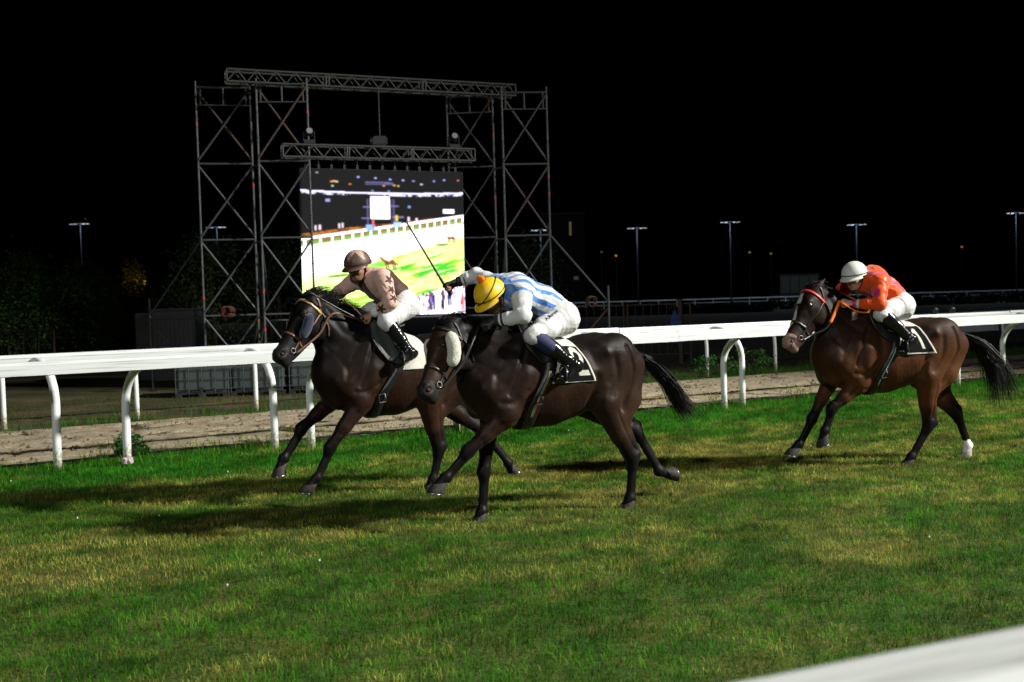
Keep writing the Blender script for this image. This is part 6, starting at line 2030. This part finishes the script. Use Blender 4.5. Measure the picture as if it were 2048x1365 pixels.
# the rider's name embroidered on the near thigh of the breeches
def embroider(th, txt, t0, size, mat):
    J = th.J
    cu = bpy.data.curves.new('lettering', 'FONT'); cu.body = txt; cu.size = size; cu.shear = .35; cu.resolution_u = 4; cu.offset = size * .012
    ob = bpy.data.objects.new('lettering_source', cu); COL.objects.link(ob)
    dg = bpy.context.evaluated_depsgraph_get(); dg.update()
    me = ob.evaluated_get(dg).to_mesh()
    bm = bmesh.new(); bm.from_mesh(me)
    bmesh.ops.subdivide_edges(bm, edges=[e_ for e_ in bm.edges if e_.calc_length() > .02], cuts=2)
    co = [tuple(v.co) for v in bm.verts]; bm.verts.index_update(); fa = [[v.index for v in f.verts] for f in bm.faces]
    bm.free(); ob.evaluated_get(dg).to_mesh_clear(); bpy.data.objects.remove(ob, do_unlink=True)
    X_ = unit(J['hipN'] - J['kneeN']); n0 = np.array([.25, .9, .40]); n0 = unit(n0 - X_ * (n0 @ X_)); U_ = np.cross(n0, X_); U_ = U_ if U_[2] > 0 else -U_
    O = J['kneeN'] + X_ * t0
    V = []
    for c in co:
        p = O + X_ * c[0] + U_ * (c[1] + .022 + c[0] * .10) + n0 * .3
        h = th.bvh_b.ray_cast(Vector(p), Vector(-n0))
        V.append((np.array(h[0]) if h[0] is not None else p - n0 * .22) + n0 * .003)
    return th.add('embroidered_name', (np.array(V), fa), mat, False)
embroider(JK2, 'A.Mereu', .115, .046, pmat('navy_thread', (.012, .014, .05), .7))
# ------------------------------------------------------------------ turf grass, weeds
def blades(name, label, xy, hgt, wid, col, mat, seed, lean=.55, z0=0.004):
    r = np.random.default_rng(seed)
    n = len(xy)
    th = r.uniform(0, 2 * math.pi, n); ld = r.uniform(0, 2 * math.pi, n)
    h = hgt * r.uniform(.55, 1.25, n)
    ln = np.abs(r.normal(0, lean, n)) + .12
    dx = np.cos(ld) * ln; dy = np.sin(ld) * ln
    wx = np.cos(th) * wid; wy = np.sin(th) * wid
    b = np.column_stack([xy, np.full(n, z0 - .004)])
    mid = b + np.column_stack([dx * h * .35, dy * h * .35, h * .58])
    tip = b + np.column_stack([dx * h, dy * h, h * (1 - .28 * np.clip(ln, 0, 1.6))])
    W = np.column_stack([wx, wy, np.zeros(n)])
    V = np.stack([b - W, b + W, mid + W * .75, mid - W * .75, tip], 1).reshape(-1, 3)
    o = np.arange(n) * 5
    quad = np.stack([o, o + 1, o + 2, o + 3], 1); tri = np.stack([o + 3, o + 2, o + 4], 1)
    me = bpy.data.meshes.new(name)
    me.vertices.add(len(V)); me.vertices.foreach_set('co', V.astype(np.float32).ravel())
    loops = np.concatenate([quad.ravel(), tri.ravel()]).astype(np.int32)
    me.loops.add(len(loops)); me.loops.foreach_set('vertex_index', loops)
    me.polygons.add(2 * n)
    me.polygons.foreach_set('loop_start', np.concatenate([np.arange(n) * 4, 4 * n + np.arange(n) * 3]).astype(np.int32))
    me.polygons.foreach_set('loop_total', np.concatenate([np.full(n, 4), np.full(n, 3)]).astype(np.int32))
    me.update(calc_edges=True)
    ca = me.color_attributes.new('Col', 'FLOAT_COLOR', 'POINT')
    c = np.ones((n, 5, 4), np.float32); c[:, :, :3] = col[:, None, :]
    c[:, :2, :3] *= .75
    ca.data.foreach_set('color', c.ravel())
    me.materials.append(mat)
    ob = bpy.data.objects.new(name, me); COL.objects.link(ob)
    return tag(ob, label, 'grass', kind='stuff')

grassm = attr_mat('grass_blade', .75, .06, trans=.35)
GREEN = np.array([.034, .150, .007]); LUSH = np.array([.026, .168, .012]); STRAW = np.array([.315, .285, .062]); OLIVE = np.array([.062, .160, .010])
def turf_color(x, y, r):
    s, t = ST(x, y)
    n1 = fbm2(s * .55 + 3, t * 1.25, 2, 4); n2 = fbm2(s * 2.1, t * 3.6 + 9, 5, 3); n3 = r.random(len(x))
    n4 = fbm2(s * 5.5 + 1, t * 8.0, 19, 3)
    dry = .48 * n1 + .32 * n2 + .20 * n4
    near_rail = sstep(-2.6, -.9, t)                    # watered strip along the rail
    mid = np.exp(-((t + 4.1) / 1.5) ** 2)              # worn racing line
    dry = dry + .085 * mid - .115 * near_rail - .035 * sstep(-5.5, -7.5, t) - .055
    p = sstep(.40, .62, dry + .22 * (n3 - .5))
    green = np.where((r.random(len(x)) < .5)[:, None], GREEN[None], LUSH[None])
    green = green * (1 - .45 * (1 - near_rail))[:, None] + OLIVE[None] * (.45 * (1 - near_rail))[:, None]
    col = green * (1 - p)[:, None] + STRAW[None] * p[:, None]
    tuft = fbm2(s * 7, t * 9, 27, 3)
    broad = fbm2(s * 1.1 + 5, t * 2.2, 29, 3)
    return col * r.uniform(.6, 1.4, (len(x), 1)) * (.52 + .78 * sstep(.25, .75, tuft))[:, None] * (.88 + .36 * sstep(.3, .7, broad))[:, None], p, near_rail

def scatter(s0, s1, t0, t1, dens, r):
    n = int((s1 - s0) * (t1 - t0) * dens)
    s = r.uniform(s0, s1, n); t = r.uniform(t0, t1, n)
    x = P0[0] + s * DV[0] + t * NV[0]; y = P0[1] + s * DV[1] + t * NV[1]
    vis = (y > 2.6) & (np.abs(x) < y * .56 + 1.6)
    return x[vis], y[vis]
r = np.random.default_rng(77)
X, Y = scatter(-9, 24, -11.5, .72, 3800, r)
keep = r.random(len(X)) < np.clip(1.25 - (Y - 5) * .045, .45, 1)
X, Y = X[keep], Y[keep]
col, p, nr_ = turf_color(X, Y, r)
clump = vnoise2(X * 6, Y * 6, 31)
hg = (.034 + .030 * clump + .014 * nr_) * (1 - .15 * p)
edge_t = ST(X, Y)[1]
ok = (edge_t < .45) | (r.random(len(X)) < .35)
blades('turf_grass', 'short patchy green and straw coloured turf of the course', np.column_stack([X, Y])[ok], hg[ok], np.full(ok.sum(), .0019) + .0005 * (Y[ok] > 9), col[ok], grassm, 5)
# long weeds at the foot of the rails and beside the sand
def weed_band(name, label, s0, s1, tc, tw, n, hmin, hmax, seed, cols, thresh=.45, dark=1.0):
    r = np.random.default_rng(seed)
    s = r.uniform(s0, s1, n); t = tc + r.normal(0, tw, n)
    m = fbm2(s * 1.3, t * 2.0, seed, 3) > thresh
    s, t = s[m], t[m]
    x = P0[0] + s * DV[0] + t * NV[0]; y = P0[1] + s * DV[1] + t * NV[1]
    hh = hmin + (hmax - hmin) * fbm2(s * 1.7, t * 2, seed + 3, 2) ** 1.6 * r.uniform(.4, 1.3, len(s))
    cc = np.array(cols)[r.integers(0, len(cols), len(s))] * r.uniform(.6, 1.3, (len(s), 1)) * dark
    blades(name, label, np.column_stack([x, y]), hh, np.full(len(s), .0042), cc, grassm, seed + 1, .38)
weed_band('rail_weeds', 'long green weeds at the foot of the near running rails', -8, 26, .05, .34, 15000, .05, .22, 90, [GREEN * 1.25, LUSH * 1.2, OLIVE], .40)
weed_band('sand_weeds', 'sparse yellow-green weeds growing out of the sand edge', -8, 26, .95, .45, 8200, .05, .28, 93, [OLIVE * 1.4, STRAW * .9, np.array([.20, .22, .03])], .50)
weed_band('far_weeds', 'dark weeds along the far edge of the sand track', -12, 30, 4.95, .30, 11000, .07, .30, 96, [GREEN, OLIVE * .9, LUSH * .8], .42)
weed_band('verge_grass', 'thin dry grass on the ground beyond the sand track', -14, 34, 7.4, 1.5, 24000, .04, .14, 99, [STRAW * .35, OLIVE * .5, STRAW * .25], .38)
# leafy bushes beside the far rail, right of the middle horse
for lab, s, t, rad, seed in (('small leafy green bush by a far rail post right of the middle horse', 12.2, 5.0, .32, 3), ('low leafy green bush next to it, under the white rail', 13.2, 5.1, .36, 4), ('leafy weed clump at the sand edge left of the leading horse', .2, .75, .16, 5)):
    e_ = empty('bush', (*TP(s, t), 0), 0, lab, 'bush')
    V, Q, C = leaf_cloud((0, 0, rad * .75), (rad * 1.4, rad, rad * .75), 900, .03, seed, (.010, .036, .005))
    mesh_obj('foliage', V, Q, leafm, e_, colors=C)
    mesh_obj('stems', *merge(*[tube([(0, 0, 0), (math.cos(a) * rad * .6, math.sin(a) * rad * .6, rad)], [.008, .003], 5) for a in np.arange(0, 6.2, .7)]), bark, e_)

# clover heads
r = np.random.default_rng(123)
cx, cy = scatter(-8, 20, -9.5, -.2, .22, r)
g_ = []
for x_, y_ in zip(cx, cy):
    z_ = r.uniform(.035, .06)
    g_.append(tube([(x_, y_, z_ - .008), (x_, y_, z_ - .003), (x_, y_, z_ + .005), (x_, y_, z_ + .009)], [.002, .006, .006, .002], 6))
tag(mesh_obj('clover_flowers', *merge(*g_), pmat('clover_white', (.6, .6, .52), .8)), 'tiny white clover heads scattered in the turf', 'flowers', kind='stuff')

# loose turf and divots along the line the horses have galloped
r = np.random.default_rng(321)
g_ = []; 
for hi in (1, 2, 3):
    f_ = FR[hi]
    for k in range(12):
        lx = r.uniform(-3.2, 1.4); ly = r.normal(0, .30)
        w_ = f_.w((lx, ly, 0)); q_ = r.uniform(.008, .018)
        ring = [(w_[0] + q_ * 1.5 * math.cos(t_) * r.uniform(.6, 1.2), w_[1] + q_ * 1.3 * math.sin(t_) * r.uniform(.6, 1.2), .012) for t_ in np.arange(6) * 1.047]
        top = [(w_[0] + q_ * .7 * math.cos(t_) * r.uniform(.5, 1.2), w_[1] + q_ * .7 * math.sin(t_) * r.uniform(.5, 1.2), .022 + q_ * r.uniform(.7, 1.4)) for t_ in np.arange(6) * 1.047]
        g_.append((ring + top, [[i_, (i_ + 1) % 6, 6 + (i_ + 1) % 6, 6 + i_] for i_ in range(6)] + [list(range(6, 12))]))
tag(mesh_obj('turf_clods', *merge(*g_), pmat('dark_soil', (.045, .032, .020), .95, 0, .4, 30)), 'loose clods of dark soil kicked up in the turf', 'clods', kind='stuff')
